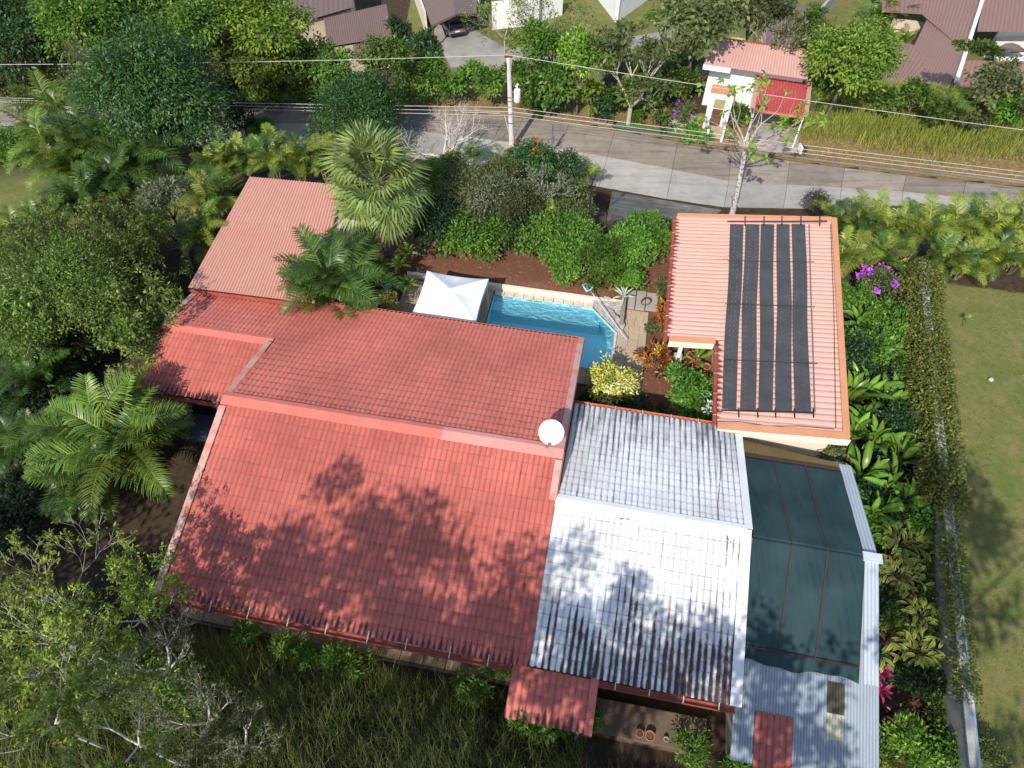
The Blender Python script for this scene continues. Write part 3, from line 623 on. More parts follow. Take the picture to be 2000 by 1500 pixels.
# ================================================================== DISH, CABLE, TWIGS ON ROOFS
def dish():
    b = Hf(-.55, .45, 4.58); e = empty('satellite_dish', b, 'round cream satellite dish standing on the ridge of the red roof', 'satellite dish')
    c = np.array(b) + np.array([.03, .12, .62]); d = unit((-.18, -.62, .76)); q = Vector(d).to_track_quat('Z', 'Y').to_matrix().to_4x4()
    r_ = .47; prof = [(max(r_ * k / 8, .001), .13 * (k / 8) ** 2 - .06) for k in range(9)]; prof += [(r_ * 1.02, .06)] + [(max(r_ * k / 8, .001), .13 * (k / 8) ** 2 - .085) for k in range(8, -1, -1)]
    m_ = MB().lathe(prof, n=36).mesh('reflector', True); m_.transform(Matrix.Translation(c) @ q); mk('reflector', m_, M['dish'], e)
    m_ = MB().box((.05, .2, -.005), (.16, .12, .03)).mesh('sticker'); m_.transform(Matrix.Translation(c) @ q); mk('sticker', m_, M['white'], e)
    f = c + np.array(q.to_3x3() @ Vector((0, -.5, .42))); lo = c + np.array(q.to_3x3() @ Vector((0, -.46, -.02)))
    MB().tube([lo, f], .018, 6).build('feed_arm', M['steel'], e); MB().box(f, (.1, .08, .09)).build('feed_horn', M['steel'], e)
    MB().tube([b, b + UP * .3, c - d * .1], .03, 8).build('mast', M['steel'], e)
    for s in (-1, 1): MB().tube([b + HU * s * .3 + UP * -.06, b + UP * .28], .014, 5).build('brace', M['steel'], e)
dish()
def roofpt(px, py, off=.06):
    z = 4.
    for _ in range(14):
        p = at(px, py, z); u, v = touv(p[0], p[1]); z = (zf(v) if v < -1.5 else zf(-1.5) - .27 * (v + 1.5)) + off
    return at(px, py, z)
tag(MB().tube([roofpt(*q) for q in ((1408, 860), (1407, 930), (1402, 985), (1403, 1020), (1412, 1040), (1428, 1060))], .015, 5).build('cable', M['black']), 'black cable trailing over the ridge of the white roof', 'cable')
tag(MB().tube([roofpt(*q) for q in ((1200, 1002), (1212, 1013), (1230, 1014), (1262, 1012))], [.012, .018, .015, .006], 5).build('twig', M['bark']), 'bent dark twig lying left on the white roof below the ridge', 'twig')
tag(MB().tube([roofpt(*q) for q in ((1285, 1018), (1308, 1023), (1336, 1027))], [.012, .015, .006], 5).build('twig', M['bark']), 'straight dark twig lying right of the bent one on white roof', 'twig')

# ================================================================== TERRACE PATH, BACK YARD
def terrace():
    e = empty('terrace_path', Hf(-6, -6.6, 0), 'tiled path running under the front eave of the red roof', kind='structure')
    rng = random.Random(2); u = -13.4
    while u < 2.0:
        w_ = .86
        for v0, v1 in ((-6.96, -6.28), (-6.26, -5.95)):
            MB().hb(u + .012, u + w_ - .012, v0, v1, -.1, .1 + rng.uniform(-.004, .004)).build('tile', mat(f'terrace_tile_{rng.randrange(3)}', (.30 + .03 * rng.randrange(3), .235, .16), (.23, .175, .115), 2, .5), e)
        u += w_
    MB().hb(-13.5, 2.05, -7.08, -6.98, -.4, .06).build('edge_beam', M['brickbrown'], e)
terrace()
tag(MB().hb(2.3, 6.25, -8.15, -7.0, -.3, .55).build('retaining_wall', M['brickbrown'], bevel=.03), 'low brown cement ledge below the white roof eave', 'wall')
def pot(px, py, z, r_, lab, cat='plant pot', m='terracotta', hgt=None):
    c = at(px, py, z); hgt = hgt or r_ * 1.5
    e = empty('plant_pot', (c[0], c[1], z - hgt), lab, cat, 'clay pots')
    MB().lathe([(.01, 0), (r_ * .65, 0), (r_ * .92, hgt * .85), (r_ * 1.05, hgt * .85), (r_ * 1.05, hgt), (r_ * .9, hgt), (r_ * .82, hgt * .8), (.01, hgt * .8)], n=20).build('pot_body', M[m], e, True, world=False)
    MB().lathe([(.01, hgt * .82), (r_ * .84, hgt * .82)], n=20).build('soil', M['wood'], e, world=False)
    return c
pot(1250, 1432, .75, .13, 'left of two empty clay pots in the dark back yard'); pot(1270, 1437, .78, .16, 'right of two empty clay pots in the dark back yard')
pot(1301, 1444, .7, .08, 'small pale pot right of the two clay pots in the back yard', m='coping')

# ================================================================== POOL
def pool():
    p = empty('swimming_pool', Hf(-2, 10, 0), 'blue swimming pool with a cut corner behind the red roof', 'pool')
    poly = [(-5.1, 7.9), (1.4, 7.9), (1.4, 10.5), (.1, 11.85), (-5.1, 11.85)]; zw = -.1; zb = -1.15
    b = MB(); k = len(poly)
    b.add([Hf(u, v, zb) for u, v in poly], [tuple(range(k))])
    for i in range(k):
        (a, c), (d, e_) = poly[i], poly[(i + 1) % k]; b.add([Hf(a, c, zb), Hf(d, e_, zb), Hf(d, e_, .06), Hf(a, c, .06)], [(0, 3, 2, 1)])
    t = NT('pool_tile'); br = t.n('ShaderNodeTexBrick', Scale=9., Mortar__Size=.02, Color1=(.44, .88, .94, 1), Color2=(.41, .86, .93, 1), Mortar=(.5, .9, .95, 1)); t.l(t.coord(), br.inputs['Vector'])
    t.color(t.mix(t.ramp(t.noise(3.), .3, .7), br.outputs[0], (.40, .86, .95))); pm = t.set(.4)
    b.build('basin', pm, p)
    t = NT('pool_shelf_tile'); t.color(t.mix(t.ramp(t.noise(6.), .35, .7), (.40, .80, .86), (.36, .77, .84))); t.set(.4)
    MB().hb(-5.09, .55, 11.15, 11.84, zb, -.34).build('bench', t.m, p)
    t = NT('pool_water'); fr = t.n('ShaderNodeFresnel', IOR=1.33); gl = t.n('ShaderNodeBsdfGlossy', Roughness=.03); tr = t.n('ShaderNodeBsdfTransparent'); tr.inputs[0].default_value = (.92, .99, 1., 1)
    bp = t.n('ShaderNodeBump', Strength=.35, Distance=.03); t.l(t.noise(5., detail=3), bp.inputs['Height'])
    for nd in (fr, gl): t.l(bp.outputs[0], nd.inputs['Normal'])
    ms = t.n('ShaderNodeMixShader'); t.l(fr.outputs[0], ms.inputs[0]); t.l(tr.outputs[0], ms.inputs[1]); t.l(gl.outputs[0], ms.inputs[2]); t.l(ms.outputs[0], t.out.inputs[0])
    nx = MB().add([Hf(u, v, zw) for u, v in poly], [tuple(range(k))]); nx.build('water', t.m, p)
    rng = random.Random(8)
    u = -5.1
    while u < .05:
        MB().hb(u + .01, min(u + .52, .1) - .01, 11.85, 12.16, -.1, .1 + rng.uniform(-.006, .006)).build('coping_stone', M['coping'], p, bevel=.015); u += .52
    MB().hb(1.36, 1.5, 7.7, 10.45, -.2, .075).build('coping_edge', M['coping'], p)
    MB().lathe([(.01, .02), (.09, .02), (.11, 0), (.11, -.06)], n=16, c=tuple(at(1187, 685, -1.1))).build('return_fitting', M['white'], p)
    return p
pool()
def deck(name, label, u0, u1, v0, v1, pw, ph, skip=None):
    e = empty(name, Hf((u0 + u1) / 2, (v0 + v1) / 2, 0), label, kind='structure'); rng = random.Random(name + str(u0))
    MB().hb(u0, u1, v0, v1, -.5, .035).build('mortar_bed', M['concrete_old'], e)
    v = v0; r_ = 0
    while v < v1 - .05:
        h = min(ph * rng.uniform(.85, 1.15), v1 - v); u = u0
        while u < u1 - .03:
            w_ = pw * rng.uniform(.7, 1.25); w_ = w_ if u + w_ < u1 - .15 else u1 - u
            MB().hb(u + .012, u + w_ - .012, v + .012, v + h - .012, 0, .07 + rng.uniform(-.006, .006)).build('paver', M['paver'] if rng.random() < .6 else M['paver2'], e)
            u += w_
        v += h; r_ += 1
deck('pool_deck', 'sand stone paved deck along the right side of the pool', 1.52, 2.95, 4.6, 12.1, .46, .42)
deck('pool_deck', 'sand stone paved deck at the left end of the pool', -9.85, -5.15, 7.2, 12.2, .46, .42)
deck('pool_deck', 'narrow paved strip between pool and white roofed annex', -5.1, 1.34, 6.9, 7.86, .46, .42)
tag(MB().hb(-9.9, 1.55, 12.2, 12.38, -.3, .42).build('retaining_wall', M['cream'], bevel=.02), 'low cream retaining wall behind the pool holding the mulch bed', 'wall')
def slabs():
    e = empty('stepping_slabs', Hf(2.4, 13, 0), 'grey concrete paving slabs behind the pool deck corner', kind='structure')
    for u0, u1, v0, v1 in ((1.75, 2.2, 12.2, 13.5), (2.25, 2.72, 12.2, 13.55), (2.76, 3.35, 12.25, 13.5)): MB().hb(u0, u1, v0, v1, -.3, .1).build('slab', M['concrete'], e, bevel=.02)
slabs()
def rock_feature():
    e = empty('rock_planter', Hf(.9, 11.8, 0), 'flagstone corner ledge with raised pillar beside the pool', 'planter')
    rng = random.Random(3)
    for i in range(9):
        t_ = i / 8; u = .12 + 1.35 * t_; v = 12.0 - 1.4 * t_; c = Hf(u + .16, v + .16, 0)
        k = 6; pl = [(c[0] + (.24 + rng.uniform(-.05, .07)) * math.cos(a), c[1] + (.24 + rng.uniform(-.05, .07)) * math.sin(a), .34 + rng.uniform(-.02, .05)) for a in [2 * math.pi * j / k + rng.uniform(-.2, .2) for j in range(k)]]
        zt = pl[0][2]; pl = [(x, y, zt) for x, y, _ in pl]; MB().slab(pl, .75).build('flagstone', M['rock'], e, bevel=.03)
    for i in range(6):
        c = Hf(.75 + (i % 3) * .32, 12.05 + (i // 3) * .3 - (i % 3) * .12, 0); MB().box((c[0], c[1], .1), (.36, .3, .62 + .04 * (i % 2)), HA + rng.uniform(-.3, .3)).build('flagstone', M['rock'], e, bevel=.04)
    MB().hb(1.52, 1.72, 10.7, 12.5, 0, .62).build('pillar_wall', M['concrete_old'], e, bevel=.02)
rock_feature()
def skimmer():
    a, b = at(1152, 566, 1.0), at(1224, 664, .55); e = empty('pool_skimmer', (b[0], b[1], .1), 'blue pool skimmer net on a long pale pole leaning over the ledge', 'pool net')
    MB().tube([b, a + (a - b) * .02], .025, 8).build('pole', M['pipe'], e); d = unit(a - b); s = unit(np.cross(d, UP))
    q = [a + s * x + d * y for x, y in ((-.2, .0), (.2, .0), (.17, .42), (-.17, .42))]
    MB().tube(q + [q[0]], .03, 6).build('net_frame', M['white'], e); MB().slab([x - UP * .02 for x in q], .03).build('net', M['blue'], e)
skimmer()
def hose():
    c = at(1262, 589, .16); pts = []
    for i in range(90):
        a = i * .45; r_ = .22 + .05 * math.sin(i * .9) + .0006 * i; pts.append((c[0] + r_ * math.cos(a), c[1] + r_ * math.sin(a), .13 + .0008 * i))
    tag(MB().tube(pts, .016, 5).build('hose', M['hose']), 'coiled dark red garden hose on the grey slabs', 'hose')
hose()
def tent():
    us, vs_ = (-8.25, -5.12), (7.75, 10.85); e = empty('canopy_tent', Hf(-6.7, 9.3, .07), 'white peaked pop-up canopy tent beside the pool', 'tent')
    n = 26; S, T = np.meshgrid(np.linspace(-1, 1, n), np.linspace(-1, 1, n))
    rr = np.maximum(abs(S), abs(T)); dia = np.minimum(abs(S), abs(T)) / np.maximum(rr, 1e-3)
    Z = 2.12 + .62 * (1 - rr) ** .92 - .10 * (1 - dia) ** 1.6 * np.sin(np.pi * rr) + .07 * rr * (dia ** 4)
    k = 1 - .045 * (1 - dia ** 2) * rr ** 3
    P = HO + HU * ((us[0] + us[1]) / 2 + S * k * (us[1] - us[0]) / 2)[..., None] + HV * ((vs_[0] + vs_[1]) / 2 + T * k * (vs_[1] - vs_[0]) / 2)[..., None]; P[..., 2] = Z
    idx = np.arange(n * n).reshape(n, n); F_ = np.stack([idx[:-1, :-1], idx[:-1, 1:], idx[1:, 1:], idx[1:, :-1]], -1).reshape(-1, 4)
    ring = np.concatenate([idx[0, :], idx[1:, -1], idx[-1, -2::-1], idx[-2:0:-1, 0]]); V_ = P.reshape(-1, 3); b = len(V_); low = V_[ring] - UP * .24
    m_ = len(ring); Fv = np.stack([ring, np.arange(m_) + b, (np.arange(m_) + 1) % m_ + b, np.roll(ring, -1)], -1)
    o = mk('canopy', npmesh('canopy', np.concatenate([V_, low]), np.concatenate([F_, Fv]), smooth=True), M['tentcloth'], e); o.data.set_sharp_from_angle(angle=R(50))
    s = o.modifiers.new('solid', 'SOLIDIFY'); s.thickness = .008
    for u in us:
        for v in vs_:
            uu, vv = u + (.07 if u == us[0] else -.07), v + (.07 if v == vs_[0] else -.07); z0 = -1.4 if u == us[1] else .06
            MB().hb(uu - .025, uu + .025, vv - .025, vv + .025, .06 if u == us[0] else -.36, 2.1).build('leg', M['white'], e)
tent()

# ================================================================== BOUNDARY WALL
def bwall():
    e = empty('boundary_wall', Hf(15, 2, 0), 'long grey rendered boundary wall with a pale pipe along its top', 'wall')
    a, b = at(1838, 1470, 0), Hf(16.1, 16.5, 0); d = unit(b - a); s = np.cross(d, UP); a = a - d * 4
    L_ = np.linalg.norm(b - a); n = 12
    for k in range(n):
        p0, p1 = a + d * (L_ * k / n + .01), a + d * (L_ * (k + 1) / n - .01)
        MB().hexa([p0 - UP, p1 - UP, p1 + s * .16 - UP, p0 + s * .16 - UP, p0 + UP * 1.75, p1 + UP * 1.75, p1 + s * .16 + UP * 1.75, p0 + s * .16 + UP * 1.75]).build('panel', M['wallgrey'], e)
    board(e, 'coping', a + s * -.03 + UP * 1.75, b + s * -.03 + UP * 1.75, s * .24, UP * .07, M['wallgrey'])
    MB().tube([a + s * .27 + UP * 1.8, b + s * .27 + UP * 1.8], .06, 8).build('pipe', M['pipe'], e)
    return a, b, d, s
WA, WB, WD, WS = bwall()

# ================================================================== NEIGHBOURS
def wallquad(parent, name, a, b, z0, z1, th, m):
    a, b = np.array(a, float), np.array(b, float); a[2] = b[2] = 0; d = unit(b - a); s = np.array([-d[1], d[0], 0]) * th
    return MB().hexa([a + UP * z0, b + UP * z0, b + s + UP * z0, a + s + UP * z0, a + UP * z1, b + UP * z1, b + s + UP * z1, a + s + UP * z1]).build(name, m, parent)
def solid(parent, name, quad, z0, m):      # vertical prism under a top polygon
    k = len(quad); top = [np.array(q, float) for q in quad]; bot = [np.array([q[0], q[1], z0]) for q in top]
    return MB().add(top + bot, [tuple(range(k)), tuple(range(2 * k - 1, k - 1, -1))] + [(i, i + k, (i + 1) % k + k, (i + 1) % k) for i in range(k)]).build(name, m, parent)
def gate_house():
    z0 = ROADZ; base = at(1470, 230, z0); e = empty('roadside_house', base, 'small white two-storey house with faded pink roof across the road', 'house')
    zr = .75; f0, f1 = at(1374, 126, zr), at(1578, 156, zr); d = unit(f1 - f0); bk = np.array([-d[1], d[0], 0])
    b0, b1 = at(1397, 75, zr + .3), at(1580, 101, zr + .3)
    sheets(e, b0, b1, f1, f0, 6, .2, .03, 0, 0, M['gate_pink'], tile=False, ppw=4)
    board(e, 'ridge_trim', b0 + UP * .03, b1 + UP * .03, bk * .16, UP * .05, M['gutter_dk'])
    board(e, 'fascia_board', f0 - UP * .35, f0 + d * 1.9 - UP * .35, bk * .06, UP * .36, M['white'])
    in_ = .55; solid(e, 'upper_wall', [f0 + d * .5 + bk * 1.3 - UP * .05, f1 - d * .15 + bk * 1.3 - UP * .05, b1 - d * .15 - bk * .2 - UP * .1, b0 + d * .4 - bk * .2 - UP * .1], z0, M['white'])
    # flat grey roof of the lower storey, its white front wall
    zl = -.75; g2, g3 = at(1479, 161, zl), at(1437, 154, zl)
    solid(e, 'lower_wall', [g3, g2, g2 + bk * 1.6, g3 + bk * 1.6], z0 + .3, M['white'])
    MB().slab([g3 - UP * .01, g2 - UP * .01, g2 + bk * 1.65, g3 + bk * 1.65], .1).build('flat_roof', M['concrete_dark'], e)
    # entrance tower: terrace floor, parapet, panel, door, steps
    zt = -.5; t0, t1 = at(1387, 186, zt), at(1433, 192, zt); td = unit(t1 - t0)
    solid(e, 'terrace', [t0, t1, t1 + bk * 1.5, t0 + bk * 1.5], z0, M['white'])
    MB().slab([t0 + bk * .15 + UP * .015, t1 + bk * .15 + UP * .015, t1 + bk * 1.45 + UP * .015, t0 + bk * 1.45 + UP * .015], .03).build('terrace_floor', M['orange'], e)
    wallquad(e, 'parapet', t0 - bk * .02, t1 - bk * .02, zt - .2, zt + .12, .12, M['white'])
    w_ = np.linalg.norm(t1 - t0); fr = -bk * .03
    def face(name, f0_, f1_, za, zb, m, dep=.06, out=.05):
        a = t0 + td * w_ * f0_ - bk * out; b = t0 + td * w_ * f1_ - bk * out; return wallquad(e, name, a, b, za, zb, dep, m)
    face('window_panel', .26, .70, zt - .85, zt - .22, mat('ochre_panel', (.38, .31, .12), (.3, .24, .09), 3, .6))
    face('pilaster', .0, .24, z0, zt - .2, M['white'], .2, .14); face('pilaster', .74, 1., z0, zt - .2, M['white'], .2, .14)
    dr = face('door', .26, .70, z0 + .25, zt - .95, M['wood'])
    MB().box(t0 + td * w_ * .64 - bk * .1 + UP * (z0 + 1.2 - zt), (.05, .05, .12)).build('handle', M['steel'], dr)
    for k in range(3):
        a = t0 + td * w_ * .1 - bk * (.25 + .32 * k); b = t0 + td * w_ * .9 - bk * (.25 + .32 * k); wallquad(e, 'step', a - bk * .3, b - bk * .3, z0, z0 + .36 - .1 * k, .32, M['paver'])
    # carport
    zc = -.55; q = [at(1484, 147, zc + .35), at(1577, 161, zc + .35), at(1569, 229, zc), at(1474, 214, zc)]
    sheets(e, *q, 4, .2, .025, 0, 0, M['gate_red'], 'carport_sheet', tile=False, ppw=4)
    for a, b in ((0, 1), (1, 2), (3, 0)):
        d_ = unit(q[b] - q[a]); s = np.cross(UP, d_) * .3; board(e, 'carport_trim', q[a] + UP * .05, q[b] + UP * .05, s if a != 1 else -s * -1, UP * .04, M['gate_pink'])
    board(e, 'carport_gutter', q[3] - UP * .06, q[2] - UP * .06, -bk * .12, UP * .12, M['gutter'])
    for qq in (q[2], q[3]): MB().tube([qq - UP * .05, (qq[0], qq[1], z0)], .06, 8).build('post', M['white'], e)
    a, b = q[2] + d * .35, at(1556, 300, z0) + d * .2
    wallquad(e, 'side_wall', [b[0], b[1], 0], [a[0], a[1], 0], z0, z0 + .5, -.12, M['white'])
gate_house()
for k, px in enumerate((1378, 1408)):
    p = at(px, 276, ROADZ); tag(MB().box(p + UP * .45, (.16, .16, .95)).build('gate_post', M['white'], bevel=.02), ('left' if k == 0 else 'right') + ' white gate post at the roadside house entrance', 'post')

def far_house(name, label, base, zg):
    return empty(name, (base[0], base[1], zg), label, 'house')
def brown_houses():
    zg = FARZ
    # upper left
    e = far_house('brown_roofed_house', 'house with plain and ribbed dark brown roofs at the top left', at(660, 60, zg), zg)
    ze = zg + 4.2; q = [at(572, -45, ze), at(690, -45, ze), at(690, 14, ze), at(572, 48, ze)]
    sheets(e, q[0], q[1], q[2], q[3], 6, .5, .012, 0, 0, M['brown2'], tile=False, ppw=4)
    q2 = [at(632, 36, ze - .25), at(755, 8, ze - .25), at(766, 72, ze - 1.0), at(640, 92, ze - 1.0)]
    sheets(e, *q2, 6, .22, .035, 0, 0, M['brown2'], tile=False, ppw=4)
    q3 = [at(690, 82, ze - 1.2), at(762, 72, ze - 1.2), at(768, 100, ze - 1.7), at(690, 118, ze - 1.7)]
    sheets(e, *q3, 3, .22, .03, 0, 0, M['brown2'], tile=False, ppw=4)
    for qq, dz in ((q, .15), (q2, .12)):
        c = sum(np.array(x) for x in qq) / 4; solid(e, 'wall', [np.array(x) * .9 + c * .1 - UP * (dz + .25) for x in qq], zg, M['wallcream'])
    # house with the carport and the parked car
    e = far_house('brown_roofed_house', 'house with brown gabled carport sheltering a silver car', at(890, 20, zg), zg)
    zr, zl = zg + 3.6, zg + 2.6
    r0, r1 = at(874, -60, zr), at(890, 27, zr); a0, a1 = at(805, -60, zl), at(842, 50, zl); c0, c1 = at(935, -60, zl), at(930, 26, zl + .1)
    sheets(e, r0, r1, a1, a0, 4, .5, .012, 0, 0, M['brown2'], tile=False, ppw=4); sheets(e, r0, r1, c1, c0, 4, .5, .012, 0, 0, M['brown2'], tile=False, ppw=4)
    wallquad(e, 'wall', at(800, -60, zl), at(828, 22, zl), zg, zl - .1, .2, M['cream']); wallquad(e, 'wall', c0, at(932, 0, zl), zg, zl - .1, .2, M['wallcream'])
    p = a1 + np.array([.15, .1, 0]); MB().tube([p, (p[0], p[1], zg)], .09, 8).build('post', M['rust'], e)
    board(e, 'fascia_board', a1 - UP * .2, r1 - UP * .2, (0, -.06, 0), UP * .2, M['brown2']); board(e, 'fascia_board', r1 - UP * .2, c1 - UP * .2, (0, -.06, 0), UP * .2, M['brown2'])
    # white walls behind the branches
    for lab, pts in (('white rendered garden wall left, half hidden by pale branches', ((962, 58), (1052, 48))), ('white rendered garden wall right of the other behind branches', ((1048, 42), (1098, 30)))):
        a, b = at(*pts[0], zg), at(*pts[1], zg); tag(wallquad(None, 'garden_wall', a, b, zg - .3, zg + 2.9, .2, M['white']), lab, 'wall')
    e = far_house('white_house', 'white walled house corner on the lawn at the top', at(1210, 20, zg), zg)
    a, b, c = at(1168, 0, zg), at(1203, 45, zg), at(1265, 0, zg)
    wallquad(e, 'wall', a + (a - b) * 1.5, b, zg, zg + 3.2, .2, M['white']); wallquad(e, 'wall', b, c + (c - b) * 1.2, zg, zg + 3.2, .2, M['white'])
    top = [x + UP * 3.25 for x in (b, c + (c - b) * 1.2, c + (c - b) * 1.2 + (a - b) * 2.5, a + (a - b) * 1.5)]
    MB().slab([b + UP * 3.25 - unit(a - b) * .4, *top[1:]], .15).build('roof', M['brown2'], e)
    # upper right, courtyard house: brown planes round an open court
    e = far_house('courtyard_house', 'big brown roofed house with an open planted courtyard', at(1800, 100, zg), zg); ze = zg + 4.4
    def Q(*p): return [at(x, y, ze + dz) for x, y, dz in p]
    for qd, n in ((Q((1722, -60, 0), (1812, -60, .5), (1800, 28, .5), (1722, 24, 0)), 3), (Q((1812, -60, .5), (1940, -60, 0), (1885, 100, 0), (1800, 28, .5)), 4),
                  (Q((1810, 38, .3), (1885, 100, 0), (1838, 205, 0), (1786, 88, .45)), 3), (Q((1735, 78, .0), (1786, 88, .45), (1744, 168, .4), (1712, 162, -.1)), 3), (Q((1786, 88, .45), (1838, 206, 0), (1785, 190, -.15), (1744, 168, .4)), 3)):
        sheets(e, *qd, n, .45, .015, 0, 0, M['brown'], tile=False, ppw=4)
    board(e, 'valley_gutter', at(1921, -20, ze + .1), at(1862, 162, ze + .1), np.array([.45, .1, 0]), UP * .18, M['white'])
    wallquad(e, 'gable_wall', at(1696, 200, zg + 2.), at(1742, 206, zg + 2.), zg - 1, zg + 4.0, .2, M['cream'])
    wallquad(e, 'court_wall', at(1728, 76, zg + 1.5), at(1790, 84, zg + 1.5), zg, zg + 3.6, .15, M['wallcream']); wallquad(e, 'court_wall', at(1724, 60, zg + 1.8), at(1746, 40, zg + 1.8), zg, zg + 3.4, .15, M['white'])
    e = far_house('terrace_house', 'brown roofed house with white terrace at the right edge', at(1960, 120, zg), zg)
    for qd, n in ((Q((1932, -60, .2), (2120, -60, .2), (2120, 62, -.1), (1908, 62, -.1)), 5), (Q((1880, 118, .1), (2120, 122, .1), (2120, 200, -.6), (1862, 168, -.6)), 5)):
        sheets(e, *qd, n, .45, .02, 0, 0, M['brown'], tile=False, ppw=4)
    MB().slab(Q((1945, 118, -2.2), (2120, 120, -2.2), (2120, 66, -2.2), (1945, 70, -2.2)), .3).build('terrace_floor', M['white'], e)
    wallquad(e, 'wall', at(1945, 72, ze - 2.2), at(2110, 68, ze - 2.2), zg, ze - .3, .2, M['white'])
    h = at(1978, 96, ze - 1.2); pts = [(h[0] + 1.5 * math.cos(a) * (1 if abs(math.cos(a)) > .3 else .8), h[1] + .8 * math.sin(a), h[2] - .25 * math.cos(2 * a)) for a in np.linspace(0, 2 * math.pi, 14)[:-1]]
    tag(MB().slab(pts, .06).build('hammock_chair', mat('taupe_net', (.17, .14, .125), (.12, .10, .09), 8, .9)), 'taupe net hammock chair slung on the white terrace', 'hammock')
    # retaining wall / grey chute between the gardens
    a, b = at(1640, 0, zg), at(1560, 95, zg); tag(wallquad(None, 'garden_wall', b, a + (a - b) * .8, zg - 3, zg + 2.2, .25, M['wallgrey']), 'long grey boundary wall beside the lime lawn at the top right', 'wall')
    qd = [at(1530, 10, zg + 3.2), at(1580, 14, zg + 3.2), at(1545, 95, zg + 3.), at(1470, 92, zg + 3.)]
    e = far_house('low_brown_house', 'brown sheet roof glimpsed through branches behind the roadside house', at(1520, 50, zg), zg); sheets(e, *qd, 4, .4, .02, 0, 0, M['brown2'], tile=False, ppw=4)
    c = sum(qd) / 4; solid(e, 'wall', [x * .92 + c * .08 - UP * .3 for x in qd], zg, M['wallcream'])
    qd = [at(1345, 128, ROADZ + 1.4), at(1376, 110, ROADZ + 1.4), at(1385, 165, ROADZ + 1.2), at(1338, 172, ROADZ + 1.2)]
    e = empty('lean_to', (qd[3][0], qd[3][1], ROADZ), 'dark brown lean-to roof left of the roadside house', 'shed'); sheets(e, *qd, 2, .3, .02, 0, 0, M['brown2'], tile=False, ppw=4)
    for x in (qd[2], qd[3]): MB().tube([x, (x[0], x[1], ROADZ - .1)], .05, 6).build('post', M['rust'], e)
brown_houses()

# ================================================================== CARS
def car(label, loc, yaw, paint, grp=None):
    e = empty('parked_car', loc, label, 'car', grp, rz=yaw)
    def prism(prof, x0, x1, taper, name, m, bev=.05):           # side profile (y,z) extruded across x, narrowing with height
        V_ = []
        for s in (-1, 1):
            for y, z in prof: V_.append((s * (x1 - taper * max(0, z - .9)), y, z))
        k = len(prof); return MB().add(V_, [tuple(range(k)), tuple(range(2 * k - 1, k - 1, -1))] + [(i, i + k, (i + 1) % k + k, (i + 1) % k) for i in range(k)]).build(name, m, e, world=False, bevel=bev)
    prism([(-2.2, .35), (-2.28, .62), (-2.2, 1.0), (-1.0, 1.04), (1.0, 1.02), (2.05, .86), (2.25, .6), (2.2, .32)], 0, .92, .0, 'body', paint, .07)
    prism([(-2.14, 1.0), (-1.72, 1.6), (.25, 1.62), (1.15, 1.02)], 0, .86, .24, 'glass_house', M['glass'], .04)
    prism([(-1.78, 1.585), (-1.6, 1.68), (.1, 1.69), (.32, 1.6)], 0, .87, .24, 'roof_panel', paint, .03)
    for s in (-1, 1):
        for y0, y1, z0, z1 in ((-2.14, -1.72, 1.0, 1.6), (1.15, .25, 1.02, 1.62), (-.6, -.6, 1.0, 1.6)):
            MB().tube([(s * .855, y0, z0), (s * .70, y1, z1)], .045, 5).build('pillar', paint, e, world=False)
        MB().tube([(s * .62, -1.5, 1.74), (s * .62, 0, 1.74)], .025, 5).build('roof_rail', M['black'], e, world=False)
        MB().box((s * .72, -2.2, .95), (.26, .16, .24)).build('tail_light', M['tail'], e, world=False, bevel=.03)
        MB().box((s * .68, 2.16, .72), (.36, .16, .16)).build('headlight', M['steel'], e, world=False, bevel=.03)
        MB().box((s * 1.0, .75, 1.08), (.2, .12, .14)).build('mirror', paint, e, world=False, bevel=.03)
        for y in (-1.38, 1.38):
            w_ = MB().tube([(s * .72, y, .34), (s * .95, y, .34)], .34, 18).build('wheel', M['tyre'], e, world=False); MB().tube([(s * .94, y, .34), (s * .965, y, .34)], .2, 12).build('rim', M['steel'], w_, world=False)
    MB().box((0, -2.27, .5), (1.7, .14, .26)).build('bumper', M['black'], e, world=False, bevel=.04); MB().box((0, -2.3, .78), (.5, .03, .14)).build('number_plate', M['white'], e, world=False)
    return e
a, b = at(893, 74, FARZ), at(868, 37, FARZ); dd = b - a
car('silver car parked half under a brown gabled carport', tuple((a + unit(dd) * 2.0) + UP * .05), math.atan2(-dd[0], dd[1]), M['silver'])
p = at(408, 815, .6); car('blue grey car tucked under the left eave of the red roof', (p[0] + .35, p[1] + .9, .02), R(170), M['navy'])

